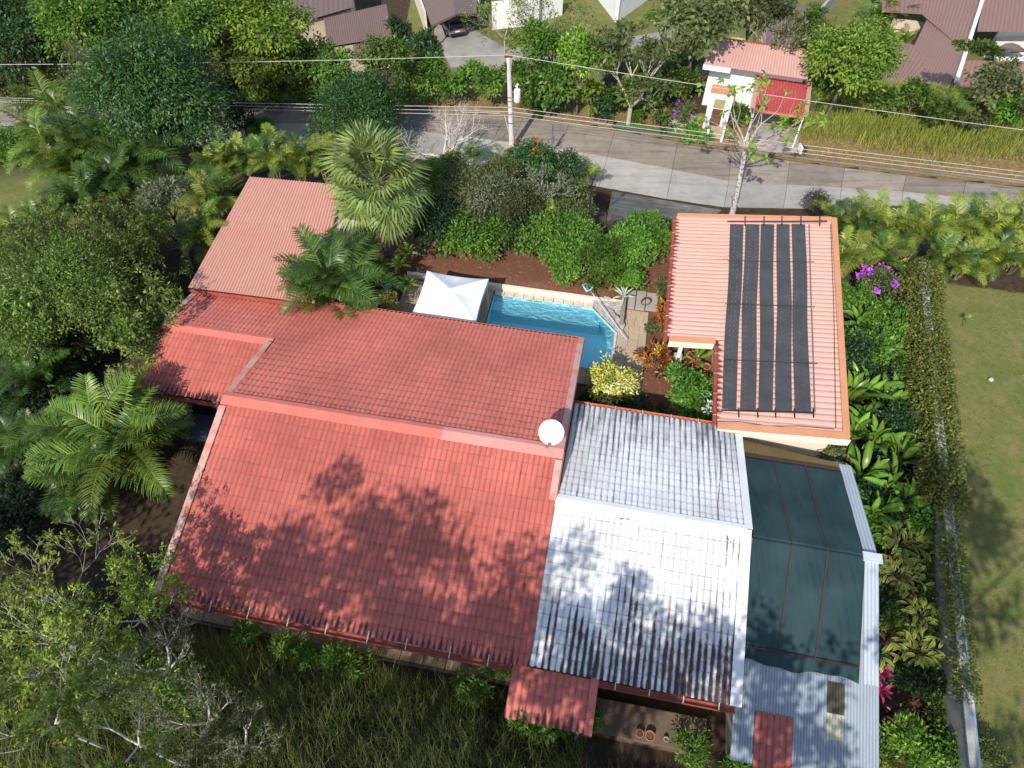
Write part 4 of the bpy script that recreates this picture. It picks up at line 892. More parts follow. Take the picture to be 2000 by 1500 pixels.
# ================================================================== POLES AND WIRES
pb = at(1000, 292, ROADZ)
def zproj(p, py):
    best = None
    for k in range(400):
        z = -5 + k * .05; q = np.array([p[0], p[1], z]); y = 750 + FPX * ((-(q[1]) * S_ - (z - CAMH) * C_) / (q[1] * C_ - (z - CAMH) * S_))
        if best is None or abs(y - py) < best[0]: best = (abs(y - py), z)
    return best[1]
ptop = zproj(pb, 112)
def utility_pole():
    e = empty('utility_pole', pb, 'pale concrete utility pole carrying a transformer by the road', 'utility pole')
    h = ptop; lean = np.array([-.22, 0, 0])
    P = lambda t: np.array([pb[0], pb[1], ROADZ]) * (1 - t) + (np.array([pb[0], pb[1], h]) + lean) * t
    MB().tube([P(0), P(1)], [.2, .13], 12).build('shaft', mat('pale_pole_concrete', (.66, .64, .60), (.56, .54, .50), 2, .85), e, True)
    top = P(1); MB().box(top + UP * .05, (.52, .14, .16)).build('cap', M['rust'], e, bevel=.03)
    for s in (-1, 1): MB().hexa([P(.86) + np.array([s * .05, -.06, 0]), P(.86) + np.array([s * .13, -.06, 0]), P(.86) + np.array([s * .13, .06, 0]), P(.86) + np.array([s * .05, .06, 0])] + [top + np.array([s * .16 + o, y, 0]) for o, y in ((-.05, -.06), (.06, -.06), (.06, .06), (-.05, .06))]).build('fork', M['concrete'], e)
    c = P(.62) + np.array([.48, -.1, 0]); tr = MB().lathe([(.01, -.42), (.2, -.42), (.22, -.38), (.22, .36), (.2, .42), (.01, .45)], c=tuple(c), n=18).build('transformer', M['white'], e, True)
    MB().tube([c + UP * .42, c + UP * .62], .05, 8).build('bushing', M['white'], tr); MB().tube([c + UP * .62 + np.array([-.08, 0, 0]), c + UP * .82 + np.array([.06, 0, 0])], .07, 8).build('fuse_cutout', M['white'], tr)
    for z in (-.25, .2): MB().box(c + np.array([-.3, .05, z]), (.28, .08, .08)).build('bracket', M['steel'], tr)
    for t_ in (.32, .42, .5, .56, .6): MB().tube([P(t_) - UP * .04, P(t_) + UP * .04], .215 - .07 * t_, 10).build('band', M['steel'], e)
    return P
PP = utility_pole()
def wire(label, pts, sag, r_=.014, ext=1.6):
    pts = [np.array(p, float) for p in pts]; pts[0] = pts[1] + (pts[0] - pts[1]) * ext; pts[-1] = pts[-2] + (pts[-1] - pts[-2]) * ext; o = []
    for a, b in zip(pts[:-1], pts[1:]):
        for k in range(16): t_ = k / 16; o.append(a + (b - a) * t_ - UP * sag * 4 * t_ * (1 - t_))
    o.append(pts[-1]); tag(MB().tube(o, r_, 5).build('overhead_wire', M['wire']), label, 'wire', 'overhead wires')
zt = ptop
wire('single high overhead wire over the top of the utility pole', [at(0, 116, zt), PP(1) + UP * .14, at(2000, 243, zt)], .35)
for k, (t_, yl, yr, lab) in enumerate(((.50, 188, 333, 'topmost of the three parallel wires below the transformer'), (.455, 192, 341, 'middle of the three parallel wires below the transformer'), (.41, 196, 349, 'lowest of the three parallel wires below the transformer'))):
    z = PP(t_)[2]; wire(lab, [at(0, yl, z), PP(t_) + np.array([0, -.17, 0]), at(2000, yr, z)], .12)
tag(MB().tube([at(900, 219, -1.2), at(975, 221, -1.3), at(985, 225, -1.6), at(995, 262, -2.6)], .02, 5).build('service_cable', M['wire']), 'pale cable running down along the utility pole', 'cable')
p = at(1077, 300, ROADZ); e = empty('street_post', p, 'slim grey steel post standing at the road edge', 'post'); z1 = zproj(p, 245)
MB().tube([p, (p[0], p[1], z1)], .06, 8).build('shaft', M['steel'], e); MB().box((p[0] + .1, p[1], z1 - 1.1), (.12, .1, .5)).build('meter_box', M['steel'], e)
p, zg_ = ground(1146, 456); e = empty('lamp_post', p, 'black garden lamp post beside the dark apron', 'lamp post'); z1 = zproj(p, 348)
MB().tube([p - UP * .2, (p[0], p[1], z1)], [.05, .035], 8).build('shaft', M['black'], e); MB().lathe([(.01, .3), (.06, .28), (.16, .12), (.13, 0), (.05, -.05)], c=(p[0], p[1], z1), n=10).build('lantern', M['black'], e)
MB().box((p[0] + .02, p[1], p[2] + .55), (.16, .14, .22)).build('socket_box', M['steel'], e)
# trampoline behind the roadside house
p = at(1440, 88, FARZ + 4.); p = np.array([p[0], p[1], FARZ + 1]); p = at(1440, 92, -6.)
e = empty('trampoline', (p[0], p[1], float(terrain(p[0], p[1]))), 'round black trampoline with a green rim behind the roadside house', 'trampoline')
r_ = 1.5; ring = [(p[0] + r_ * math.cos(a), p[1] + r_ * math.sin(a), -6.) for a in np.linspace(0, 2 * math.pi, 33)]
MB().slab(ring[:-1], .04).build('mat', M['black'], e); MB().tube(ring, .14, 6).build('rim_pad', mat('lime_pad', (.30, .46, .10), None, 3, .6), e)
for a in range(6):
    x, y = p[0] + r_ * math.cos(a * 1.047 + .3), p[1] + r_ * math.sin(a * 1.047 + .3); MB().tube([(x, y, float(terrain(x, y)) - .1), (x, y, -4.6)], .04, 6).build('pole', M['steel'], e)
# small things on the lawn and near the deck
p = at(1935, 742, .05); tag(MB().lathe([(.01, .1), (.08, .09), (.12, .03), (.1, -.03)], c=tuple(p), n=9).build('stone', M['coping']), 'pale stone lying on the shaded lawn', 'stone')
p = at(1262, 773, .05); tag(MB().box(p, (.22, .06, .05), .1).build('trowel', M['white']), 'small white stick on the dark mulch by the deck', 'stick')

# ================================================================== PLANTS: GENERATORS
def rot_to(d):                                     # quaternion taking +X to d
    return Vector(d).to_track_quat('X', 'Z')
def leaf_quads(P, D, Nn, Ls, Ws, lv, name, fold=.18, droop=.12):
    D = D / np.linalg.norm(D, axis=1)[:, None]; Sd = np.cross(Nn, D); Sd /= np.linalg.norm(Sd, axis=1)[:, None] + 1e-9; Nn = np.cross(D, Sd)
    Ls, Ws = Ls[:, None], Ws[:, None]; a = P; m = P + D * Ls * .45 + Nn * Ws * fold
    V_ = np.stack([a, m + Sd * Ws * .5, P + D * Ls - Nn * Ls * droop, m - Sd * Ws * .5], 1).reshape(-1, 3)
    n = len(P); F_ = np.arange(4 * n).reshape(n, 4); return npmesh(name, V_, F_, {'lv': np.repeat(lv, 4)})
def crown_mesh(rng, rad, n, lsz, wsz, clump=34, inner=.45, droop=.25, flat=.0, boxy=0., cr=.26, low=-.55, name='crown'):
    rad = np.array(rad, float); nc = max(5, n // clump)
    d = rng.normal(size=(nc, 3)); d /= np.linalg.norm(d, axis=1)[:, None]; neg = d[:, 2] < low; d[neg, 2] *= -1
    lob = rng.normal(size=(7, 3)); lob /= np.linalg.norm(lob, axis=1)[:, None]; amp = rng.uniform(.05, .2, 7); rr = .86 + (np.clip(d @ lob.T, 0, 1) ** 5 * amp).sum(1) * 1.5
    if boxy: d = d / (np.max(np.abs(d), axis=1)[:, None] * boxy + (1 - boxy)); rr = rr * 0 + .97
    r_ = (inner + (1 - inner) * rng.rand(nc) ** .4) * rr
    C_l = d * r_[:, None]; ci = rng.randint(0, nc, n)
    if not boxy and n > 900:
        nl = 9; ld = rng.normal(size=(nl, 3)); ld /= np.linalg.norm(ld, axis=1)[:, None]; ld[:, 2] = np.abs(ld[:, 2]) * 1.05 - .3
        lc = ld * rng.uniform(.42, .68, nl)[:, None]; lr = rng.uniform(.3, .52, nl); li = rng.choice(nl, nc, p=lr ** 2 / (lr ** 2).sum())
        C_l = (lc[li] + d * (lr[li] * (.55 + .45 * rng.rand(nc) ** .4))[:, None]) * 1.14; cr = cr * .8
    off = rng.normal(size=(n, 3)) * cr * np.array([1, 1, .75]) * .55
    P = (C_l[ci] + off) * rad
    outw = P / rad; outw /= np.linalg.norm(outw, axis=1)[:, None] + 1e-6
    loc = off / (np.linalg.norm(off, axis=1)[:, None] + 1e-6)
    D = outw * .55 + loc * .8 + rng.normal(size=(n, 3)) * .55; D[:, 2] -= droop
    Nn = np.array([0, 0, 1.]) * .75 + outw * .5 + rng.normal(size=(n, 3)) * .45
    lv = np.clip(.5 + .23 * rng.normal(size=nc)[ci] + .11 * rng.normal(size=n), 0, 1)
    return leaf_quads(P, D, Nn, lsz * rng.uniform(.65, 1.25, n), wsz * rng.uniform(.7, 1.2, n), lv, name)
def branch_segs(rnd, p, d, ln, r_, lev, spread=.6, n=3, up=.15, segs=None, tips=None, wob=.18, shrink=.68):
    if segs is None: segs, tips = [], []
    p = np.array(p, float); d = unit(d); k = 3
    for i in range(k):
        d2 = unit(d + np.array([rnd.uniform(-wob, wob) for _ in range(3)]) + UP * up * .3); q = p + d2 * ln / k; r2 = r_ * (1 - .12 * (i + 1) / k * (3 if lev == 0 else 1.6))
        segs.append((p, q, r_, max(r2, .004))); p, d, r_ = q, d2, max(r2, .004)
        if lev > 0 and i == 1 and rnd.random() < .55:
            branch_segs(rnd, p, unit(d + np.array([rnd.uniform(-1, 1), rnd.uniform(-1, 1), rnd.uniform(-.3, .6)]) * spread * 1.2), ln * .6, r_ * .55, lev - 1, spread, n, up, segs, tips, wob, shrink)
    if lev <= 0: tips.append((p, d)); return segs, tips
    for i in range(n):
        a = 2 * math.pi * (i + rnd.uniform(-.3, .3)) / n; s = unit(np.cross(d, (.3, .2, 1.) if abs(d[2]) < .9 else (1., 0, 0))); t_ = np.cross(d, s)
        nd = unit(d + (s * math.cos(a) + t_ * math.sin(a)) * spread * rnd.uniform(.7, 1.3) + UP * up)
        branch_segs(rnd, p, nd, ln * shrink * rnd.uniform(.8, 1.2), r_ * .66, lev - 1, spread, n, up, segs, tips, wob, shrink)
    return segs, tips
def seg_mesh(segs, name, sides=5):
    n = len(segs); A_ = np.array([s[0] for s in segs]); B_ = np.array([s[1] for s in segs]); ra = np.array([s[2] for s in segs]); rb = np.array([s[3] for s in segs])
    d = B_ - A_; d /= np.linalg.norm(d, axis=1)[:, None] + 1e-9; ref = np.where(np.abs(d[:, 2:3]) > .9, np.array([[1., 0, 0]]), np.array([[0, 0, 1.]]))
    s = np.cross(d, ref); s /= np.linalg.norm(s, axis=1)[:, None]; t_ = np.cross(d, s); an = np.arange(sides) * 2 * np.pi / sides
    ring = s[:, None, :] * np.cos(an)[None, :, None] + t_[:, None, :] * np.sin(an)[None, :, None]
    V_ = np.concatenate([A_[:, None] + ring * ra[:, None, None], B_[:, None] + ring * rb[:, None, None]], 1).reshape(-1, 3)
    j = np.arange(sides); f = np.stack([j, (j + 1) % sides, (j + 1) % sides + sides, j + sides], -1); F_ = (np.arange(n)[:, None, None] * 2 * sides + f[None]).reshape(-1, 4)
    return npmesh(name, V_, F_, smooth=True)
SPEC = dict(  # leaf length, width, palette, coverage, droop
    glossy=(.26, .085, 'glossy', 4.2, .5), bright=(.19, .095, 'bright', 4.0, .15), lime=(.19, .09, 'lime', 3.6, .1), olive=(.17, .065, 'olive', 3.4, .1), grey=(.22, .06, 'grey', 2.6, .0),
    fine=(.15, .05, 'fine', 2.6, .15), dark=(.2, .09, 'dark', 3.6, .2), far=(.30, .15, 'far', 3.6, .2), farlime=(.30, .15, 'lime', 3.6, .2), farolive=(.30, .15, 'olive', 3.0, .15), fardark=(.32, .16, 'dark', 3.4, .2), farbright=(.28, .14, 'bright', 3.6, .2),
    yellow=(.17, .085, 'yellow', 4.5, .1), hedge=(.13, .07, 'hedge', 4.2, .1), croton=(.26, .09, 'croton', 2.6, .1), weed=(.16, .05, 'bright', 2.4, .1), big=(.30, .18, 'olive', 3.4, .3), topiary=(.1, .06, 'bright', 5., .0))
SEED = [100]
def shrub(kind, px, py, zc, rpx, name, label, asp=.8, group=None, trunk=True, cat=None, dens=1., leaf=1., boxy=0., low=-.55, bark='bark', wide=1., inner=.45, flowers=None):
    SEED[0] += 1; rng = np.random.RandomState(SEED[0]); rnd = random.Random(SEED[0])
    p, zg = ground(px, py, zc); rad = rpx / pscale(p); ll, lw, pal, cov, dr = SPEC[kind]; ll *= leaf; lw *= leaf
    n = int(min(20000, max(300, 1.25 * dens * cov * math.pi * rad * rad * wide * 1.25 / (ll * lw * .5))))
    e = empty(name, (p[0], p[1], zg), label, cat or ('tree' if 'tree' in name else 'shrub'), group)
    rz = rad * asp; hc = max(zc, rz * .45)
    me = crown_mesh(rng, (rad * wide, rad, rz), n, ll, lw, droop=dr, boxy=boxy, low=low, inner=inner, name='crown')
    o = mk('crown', me, L[pal], e, world=False); o.location = (0, 0, hc); o.rotation_euler = (0, 0, rng.uniform(-.4, .4) if wide != 1. else rng.uniform(0, 6))
    if wide != 1.: o.rotation_euler = (0, 0, HA)
    if flowers:
        fm = crown_mesh(rng, (rad * .98, rad * .98, rz * 1.05), flowers[1], flowers[2], flowers[2] * .8, clump=flowers[3], inner=.9, droop=0, low=.1, cr=.16, name='flowers')
        f = mk('flowers', fm, L[flowers[0]], e, world=False); f.location = (0, 0, hc)
    if trunk:
        segs = []; r0 = max(.03, rad * .055); mid = np.array([rnd.uniform(-.1, .1) * rad, rnd.uniform(-.1, .1) * rad, hc * .55])
        segs.append((np.array([0, 0, -.3]), mid, r0, r0 * .75))
        for k in range(5):
            a = k * 1.257 + rnd.uniform(-.3, .3); tip = np.array([math.cos(a) * rad * wide * .6, math.sin(a) * rad * .6, hc + rz * rnd.uniform(-.1, .5)]); m2 = mid * .5 + tip * .5 + np.array([0, 0, -.08 * rad])
            segs += [(mid, m2, r0 * .7, r0 * .45), (m2, tip, r0 * .45, r0 * .15)]
        mk('trunk', seg_mesh(segs, 'trunk', 6), M[bark], e, world=False)
    return e
# --- palm fronds (shared meshes)
def frond_mesh(name, a0, a1, nl=30, leaflet=.30, seed=0, vee=.35, twist=0., width=.016):
    rnd = random.Random(seed); V_, F_, lv = [], [], []; npt = 14; pts = []; p = np.zeros(3)
    for i in range(npt + 1):
        t_ = i / npt; a = a0 + (a1 - a0) * t_ ** 1.25; pts.append(p.copy()); p = p + np.array([math.cos(a), 0, math.sin(a)]) / npt
    pts = np.array(pts)
    def cp(t_):
        f = min(t_ * npt, npt - 1e-4); i = int(f); return pts[i] + (pts[i + 1] - pts[i]) * (f - i), unit(pts[i + 1] - pts[i])
    def strip(q, val):
        b = len(V_); V_.extend(q); lv.extend([val] * len(q)); return b
    for i in range(npt):
        w0, w1 = .016 * (1 - i / npt * .8), .016 * (1 - (i + 1) / npt * .8)
        b = strip([pts[i] + (0, -w0, 0), pts[i] + (0, w0, 0), pts[i + 1] + (0, w1, 0), pts[i + 1] + (0, -w1, 0)], .85); F_.append((b, b + 1, b + 2, b + 3))
    for s in (-1, 1):
        for k in range(nl):
            t_ = .14 + .85 * (k + rnd.uniform(-.2, .2)) / nl; c, d = cp(t_); up = np.cross(d, (0, 1., 0)) * -1; up = up if up[2] > 0 or abs(d[2]) > .8 else -up
            ln = leaflet * (math.sin(math.pi * min(1, .18 + .8 * t_)) ** .55) * rnd.uniform(.88, 1.1)
            dr = unit(np.array([0, s, 0]) * 1. + d * (.45 + .5 * t_) + up * vee); tip = unit(dr * 1. - np.array([0, 0, 1.]) * rnd.uniform(.35, .8))
            w_ = np.cross(dr, up); w_ = unit(d) * width
            m_ = c + dr * ln * .55; e_ = m_ + tip * ln * .5; val = min(1, max(0, rnd.gauss(.5, .16)))
            b = strip([c - w_ * .5, c + w_ * .5, m_ + w_, m_ - w_, e_ + w_ * .2, e_ - w_ * .2], val); F_ += [(b, b + 1, b + 2, b + 3), (b + 3, b + 2, b + 4, b + 5)]
    return npmesh(name, np.array(V_), np.array(F_), {'lv': np.array(lv)})
FR = {}
for nm, pal in (('palm', 'palm'), ('palmsun', 'palmsun'), ('palmdark', 'palmdark')):
    FR[nm] = []
    for i, (a0, a1) in enumerate(((1.25, -.25), (1.0, -.75), (.75, -1.05), (1.35, .35))):
        me = frond_mesh('frond', a0, a1, 32, .26, i + 3, width=.0115, vee=.5); me.materials.append(L[pal]); FR[nm].append(me)
def fan_mesh():
    V_, F_, lv = [], [], []; rnd = random.Random(2); b = 0
    V_ += [np.array(q) for q in ((0, -.012, 0), (0, .012, 0), (.55, .01, .02), (.55, -.01, .02))]; F_.append((0, 1, 2, 3)); lv += [.8] * 4
    n = 30
    for k in range(n):
        a = R(-125 + 250 * (k + .5) / n); c = np.array([.55, 0, .02]); d = np.array([math.cos(a), math.sin(a), 0]); s = np.array([-d[1], d[0], 0]); ln = .52 * rnd.uniform(.9, 1.05); z = .03 * (k % 2)
        m_ = c + d * ln * .55 + UP * (.05 + z); e_ = m_ + (d * .42 * ln - UP * ln * rnd.uniform(.12, .3)); w_ = ln * .55 * math.tan(R(250 / n / 2)) * 1.15
        b = len(V_); V_ += [c, m_ - s * w_, m_ + s * w_, e_ + s * w_ * .15, e_ - s * w_ * .15]; lv += [rnd.gauss(.5, .15)] * 5
        F_ += [(b, b + 1, b + 2, b + 2), (b + 1, b + 4, b + 3, b + 2)]
    me = bpy.data.meshes.new('fan_leaf'); me.from_pydata([tuple(v) for v in V_], [], [f[:3] if f[2] == f[3] else f for f in F_])
    a_ = me.attributes.new('lv', 'FLOAT', 'POINT'); a_.data.foreach_set('value', np.array(lv, np.float32)); me.materials.append(L['fan']); return me
FAN = fan_mesh()
def blade_mesh(name, ln, wd, a0, a1, pal, pet=.2, nseg=9, fold=.3, seed=0, wave=0., stripe=False):
    V_, F_, lv = [], [], []; p = np.zeros(3); rnd = random.Random(seed)
    for i in range(nseg + 1):
        t_ = i / nseg; a = a0 + (a1 - a0) * t_ ** 1.2
        w_ = wd * (.06 if t_ < pet else math.sin(math.pi * min(1, .06 + .94 * (t_ - pet) / (1 - pet))) ** .6) * .5
        nrm = np.array([-math.sin(a), 0, math.cos(a)]); l_ = w_ * fold + wave * math.sin(i * 2.1) * w_
        V_ += [p + (0, -w_, 0) + nrm * l_, p.copy(), p + (0, w_, 0) + nrm * (w_ * fold - wave * math.sin(i * 2.1) * w_)]
        c = rnd.gauss(.5, .1); lv += [c + .12, min(1, c + .4), c - .08] if not stripe else [.95, .35, .9]
        p = p + np.array([math.cos(a), 0, math.sin(a)]) * ln / nseg
    for i in range(nseg):
        b = i * 3; F_ += [(b, b + 1, b + 4, b + 3), (b + 1, b + 2, b + 5, b + 4)]
    me = npmesh(name, np.array(V_), np.array(F_), {'lv': np.clip(lv, 0, 1)}, smooth=True); me.materials.append(L[pal]); return me
BAN = [blade_mesh('leaf', 1., .2, a0, a1, 'banana', .25, 9, .35, i, .05) for i, (a0, a1) in enumerate(((1.45, .5), (1.2, -.2), (.95, -.5), (1.5, .9)))]
BAN2 = [blade_mesh('leaf', 1., .24, a0, a1, 'ginger', .15, 8, .3, i, .05, True) for i, (a0, a1) in enumerate(((1.3, .2), (1.0, -.3)))]
ROS = {}
for nm in ('agave', 'magenta', 'lime', 'ginger', 'croton', 'flame'):
    ROS[nm] = [blade_mesh('leaf', 1., .17 if nm == 'agave' else .26, a0, a1, nm, .02, 7, .35, i) for i, (a0, a1) in enumerate(((1.3, .9), (.9, .2), (.5, -.4)))]
def inst(name, me, parent, loc, yaw, pitch=0., roll=0., s=1.):
    o = bpy.data.objects.new(name, me); COL.objects.link(o); o.parent = parent; o.location = loc
    o.rotation_euler = Euler((roll, -pitch, yaw), 'XYZ'); o.scale = (s, s, s) if not hasattr(s, '__len__') else s; return o
def palm(px, py, zc, rpx, label, pal='palm', stems=5, per=6, name='areca_palm', group=None, lean=.35, up=0., mixed=.12):
    SEED[0] += 1; rnd = random.Random(SEED[0]); p, zg = ground(px, py, zc); rad = rpx / pscale(p)
    e = empty(name, (p[0], p[1], zg), label, 'palm', group); fl = rad * 1.45
    for k in range(stems):
        a = 2 * math.pi * k / max(1, stems) + rnd.uniform(-.5, .5); rr = rad * lean * (rnd.uniform(.5, 1.) if stems > 1 else 0); hb = max(.3, zc * rnd.uniform(.5, 1.0) - rad * .25)
        top = np.array([math.cos(a) * rr, math.sin(a) * rr, hb]); base = np.array([math.cos(a) * rr * .35, math.sin(a) * rr * .35, -.3])
        MB().tube([base, base * .5 + top * .5 + np.array([0, 0, .05]), top], [.07, .055, .05], 6).build('stem', M['palmtrunk'], e, world=False)
        for j in range(per):
            ya = 2 * math.pi * j / per + rnd.uniform(-.35, .35) + k; mv = rnd.choice((0, 0, 1, 1, 2, 3)) if j < per - 1 else 3
            inst('frond', FR['palmdark' if rnd.random() < mixed else pal][mv], e, top, ya, rnd.uniform(-.15, .2) + up, rnd.uniform(-.25, .25), fl * rnd.uniform(.8, 1.15))
    return e
def fan_palm(px, py, zc, rpx, label, n=36):
    SEED[0] += 1; rnd = random.Random(SEED[0]); p, zg = ground(px, py, zc); rad = rpx / pscale(p); e = empty('fan_palm', (p[0], p[1], zg), label, 'palm')
    MB().tube([(0, 0, -.3), (.05, 0, zc * .5), (0, 0, zc)], [.2, .16, .18], 10).build('trunk', M['bark'], e, world=False)
    for k in range(n):
        t_ = k / n; inst('fan_leaf', FAN, e, (0, 0, zc + .25 * (1 - t_)), k * 2.399 + rnd.uniform(-.2, .2), 1.25 - 2.35 * t_ ** .85 + rnd.uniform(-.1, .1), rnd.uniform(-.3, .3), rad * rnd.uniform(.85, 1.08))
    return e
def leafy_clump(px, py, zc, rpx, label, meshes, n=9, name='heliconia', cat='plant', spread=.35, group=None, pitch=0., thin=1.):
    SEED[0] += 1; rnd = random.Random(SEED[0]); p, zg = ground(px, py, zc); ln = rpx / pscale(p) * 1.25; e = empty(name, (p[0], p[1], zg), label, cat, group)
    for k in range(n):
        a = k * 2.399 + rnd.uniform(-.4, .4); rr = ln * .12 * rnd.uniform(0, 1.2)
        inst('leaf', rnd.choice(meshes), e, (rr * math.cos(a), rr * math.sin(a), max(0, zc - ln * .55) * rnd.uniform(.6, 1.1)), a, pitch + rnd.uniform(-spread, spread), rnd.uniform(-.4, .4), (ln * rnd.uniform(.75, 1.15),) + (ln * thin * rnd.uniform(.8, 1.1),) * 2)
    return e
def rosette(px, py, zc, rpx, label, pal, n=16, name='agave', cat='plant', group=None, heads=1, onz=None):
    SEED[0] += 1; rnd = random.Random(SEED[0]); p, zg = ground(px, py, zc)
    if onz is not None: p = at(px, py, onz); zg = onz
    ln = rpx / pscale(p); e = empty(name, (p[0], p[1], zg), label, cat, group)
    for h in range(heads):
        c = (0, 0, 0) if heads == 1 else (math.cos(h * 2.3 + .6) * ln * .9 * (h > 0), math.sin(h * 2.3 + .6) * ln * .9 * (h > 0), max(.2, zc - .25 * (h % 3)))
        if heads > 1: MB().tube([(c[0] * .4, c[1] * .4, -.3), c], [.04, .03], 6).build('stem', M['bark'], e, world=False)
        for k in range(n):
            t_ = k / n; inst('leaf', ROS[pal][min(2, int(t_ * 3))], e, c, k * 2.399 + rnd.uniform(-.1, .1), .2 - .25 * t_ + rnd.uniform(-.1, .1), rnd.uniform(-.1, .1), ln * rnd.uniform(.8, 1.1) * (1 if heads == 1 else .62))
    return e
def ginger(px, py, zc, rpx, label, n=9, name='variegated_ginger'):
    SEED[0] += 1; rnd = random.Random(SEED[0]); p, zg = ground(px, py, zc); rad = rpx / pscale(p); e = empty(name, (p[0], p[1], zg), label, 'plant')
    for k in range(n):
        a = k * 2.399; out = rad * rnd.uniform(.55, .95); pts = [np.array([math.cos(a) * out * f ** 1.6, math.sin(a) * out * f ** 1.6, zc * 1.15 * math.sin(f * 1.9) / math.sin(1.5)]) for f in np.linspace(0, 1, 6)]
        MB().tube(pts, [.02, .018, .016, .014, .012, .008], 5).build('cane', M['palmtrunk'], e, world=False)
        for j in range(8):
            f = .35 + .65 * j / 7; q = np.array([math.cos(a) * out * f ** 1.6, math.sin(a) * out * f ** 1.6, zc * 1.15 * math.sin(f * 1.9) / math.sin(1.5)])
            inst('leaf', rnd.choice(BAN2), e, q, a + (1 if j % 2 else -1) * rnd.uniform(.5, 1.1), rnd.uniform(-.9, -.4), rnd.uniform(-.3, .3), .46 * rnd.uniform(.8, 1.15))
    return e
def bare_tree(px, py, zc, rpx, label, bark, name='bare_shrub', cat='shrub', lev=4, r0=.06, n=3, spread=.6, leaves=None, ncl=10, lsz=.14, zbase=None, up=.15, ln=None, wob=.18, keep=1., crown=None):
    SEED[0] += 1; rnd = random.Random(SEED[0]); rng = np.random.RandomState(SEED[0]); p, zg = ground(px, py, zc); rad = rpx / pscale(p); e = empty(name, (p[0], p[1], zg), label, cat)
    trunkh = max(.15, zc - rad * .7); segs, tips = [], []; top = np.array([0, 0, trunkh])
    segs.append((np.array([0, 0, -.3]), top, r0, r0 * .9)); l0 = ln or rad * .62
    for k in range(4):
        a = k * 1.57 + rnd.uniform(-.4, .4); branch_segs(rnd, top, (math.cos(a) * spread * 1.4, math.sin(a) * spread * 1.4, .8 + up), l0, r0 * .62, lev - 1, spread, n, up, segs, tips, wob)
    mk('branches', seg_mesh(segs, 'branches', 5 if len(segs) < 2500 else 4), M[bark], e, world=False)
    if leaves:
        tips = [t_ for t_ in tips if rnd.random() < keep]; P = np.repeat(np.array([t_[0] for t_ in tips]), ncl, 0); Dd = np.repeat(np.array([t_[1] for t_ in tips]), ncl, 0)
        m_ = len(P); D = Dd * .5 + rng.normal(size=(m_, 3)) * .7; Nn = np.array([0, 0, 1.]) + rng.normal(size=(m_, 3)) * .5; P = P + rng.normal(size=(m_, 3)) * lsz * .35
        lv = np.clip(.5 + .15 * np.repeat(rng.normal(size=len(tips)), ncl) + .15 * rng.normal(size=m_), 0, 1)
        mk('leaves', leaf_quads(P, D, Nn, lsz * rng.uniform(.6, 1.2, m_), lsz * .45 * rng.uniform(.7, 1.2, m_), lv, 'leaves'), L[leaves], e, world=False)
    return e
def grass_mesh(rng, XY, Z, ln, wd, lean, pal, name, label, spread=.5, clump=1):
    n = len(XY); az = rng.uniform(0, 2 * np.pi, n); l = ln * rng.uniform(.55, 1.2, n); b = rng.uniform(.15, 1., n) * spread
    dirx = np.cos(az) * b + lean[0]; diry = np.sin(az) * b + lean[1]; base = np.stack([XY[:, 0], XY[:, 1], Z], -1); V_ = []
    sx, sy = -np.sin(az + 1.), np.cos(az + 1.)
    for i, t_ in enumerate((0, .4, .75, 1.)):
        w_ = wd * (1 - t_ * .85) * .5; q = base.copy(); q[:, 0] += dirx * l * t_ ** 1.7; q[:, 1] += diry * l * t_ ** 1.7; q[:, 2] += l * (t_ - .42 * t_ ** 2.4 * np.clip(np.hypot(dirx, diry), 0, 1.3))
        V_ += [q + np.stack([sx * w_, sy * w_, 0 * sx], -1), q - np.stack([sx * w_, sy * w_, 0 * sx], -1)]
    V_ = np.stack(V_, 1).reshape(-1, 3); k = np.arange(n)[:, None, None] * 8; F_ = (k + np.array([[0, 1, 3, 2], [2, 3, 5, 4], [4, 5, 7, 6]])[None]).reshape(-1, 4)
    lv = np.clip(rng.normal(.5, .22, n), 0, 1); o = mk(name, npmesh(name, V_, F_, {'lv': np.repeat(lv, 8)}), L[pal]); return tag(o, label, 'grass', kind='stuff')

# ================================================================== PLANTS: WHAT STANDS WHERE
T = 'forest_tree'
# the wooded slope beyond the road, top left
for a in (
    ('fardark', 35, 60, 6, 105, 'dark shaded tree filling the top left corner', .9), ('farolive', 75, 175, 1.8, 52, 'low olive shrub under the dark corner tree', .7), ('farolive', 12, 178, 1.6, 46, 'low olive shrub cut by the left edge of the picture', .7),
    ('farbright', 175, 48, 7, 92, 'tall bright green tree right of the dark corner tree', 1.), ('far', 285, 30, 6.5, 80, 'mid green tree between the bright tree and lime vines', .9), ('farolive', 115, 120, 4, 58, 'olive tree with dead twigs below the bright green tree', .8),
    ('far', 375, 45, 6, 75, 'green tree behind the big glossy mango crown', .9), ('farlime', 455, 35, 6, 70, 'yellow green tree at the top edge beyond the road', .9), ('farlime', 535, 62, 5.5, 70, 'vine covered lime tree just left of the brown roof', .9),
    ('far', 440, 118, 3.5, 66, 'vine draped tree above the shaded road verge', .85), ('farlime', 525, 132, 3.2, 62, 'lime vine mound hanging over the road', .9), ('far', 608, 128, 3.2, 56, 'green vine mound below the plain brown roof', .9),
    ('fardark', 360, 160, 3, 62, 'dark leafy mass behind the mango crown by the road', .8), ('far', 660, 140, 3, 46, 'bushy tree below the ribbed brown roof', .9), ('far', 745, 118, 4, 50, 'olive green tree in front of the far driveway', 1.1),
    ('farbright', 700, 178, 1.4, 40, 'low bright shrub on the far verge', .7), ('far', 640, 176, 1.5, 42, 'low green shrub below the brown roofed house', .7)):
    shrub(a[0], a[1], a[2], a[3], a[4], T if a[3] > 2.9 else 'verge_shrub', a[5], a[6], group='trees and shrubs beyond the road')
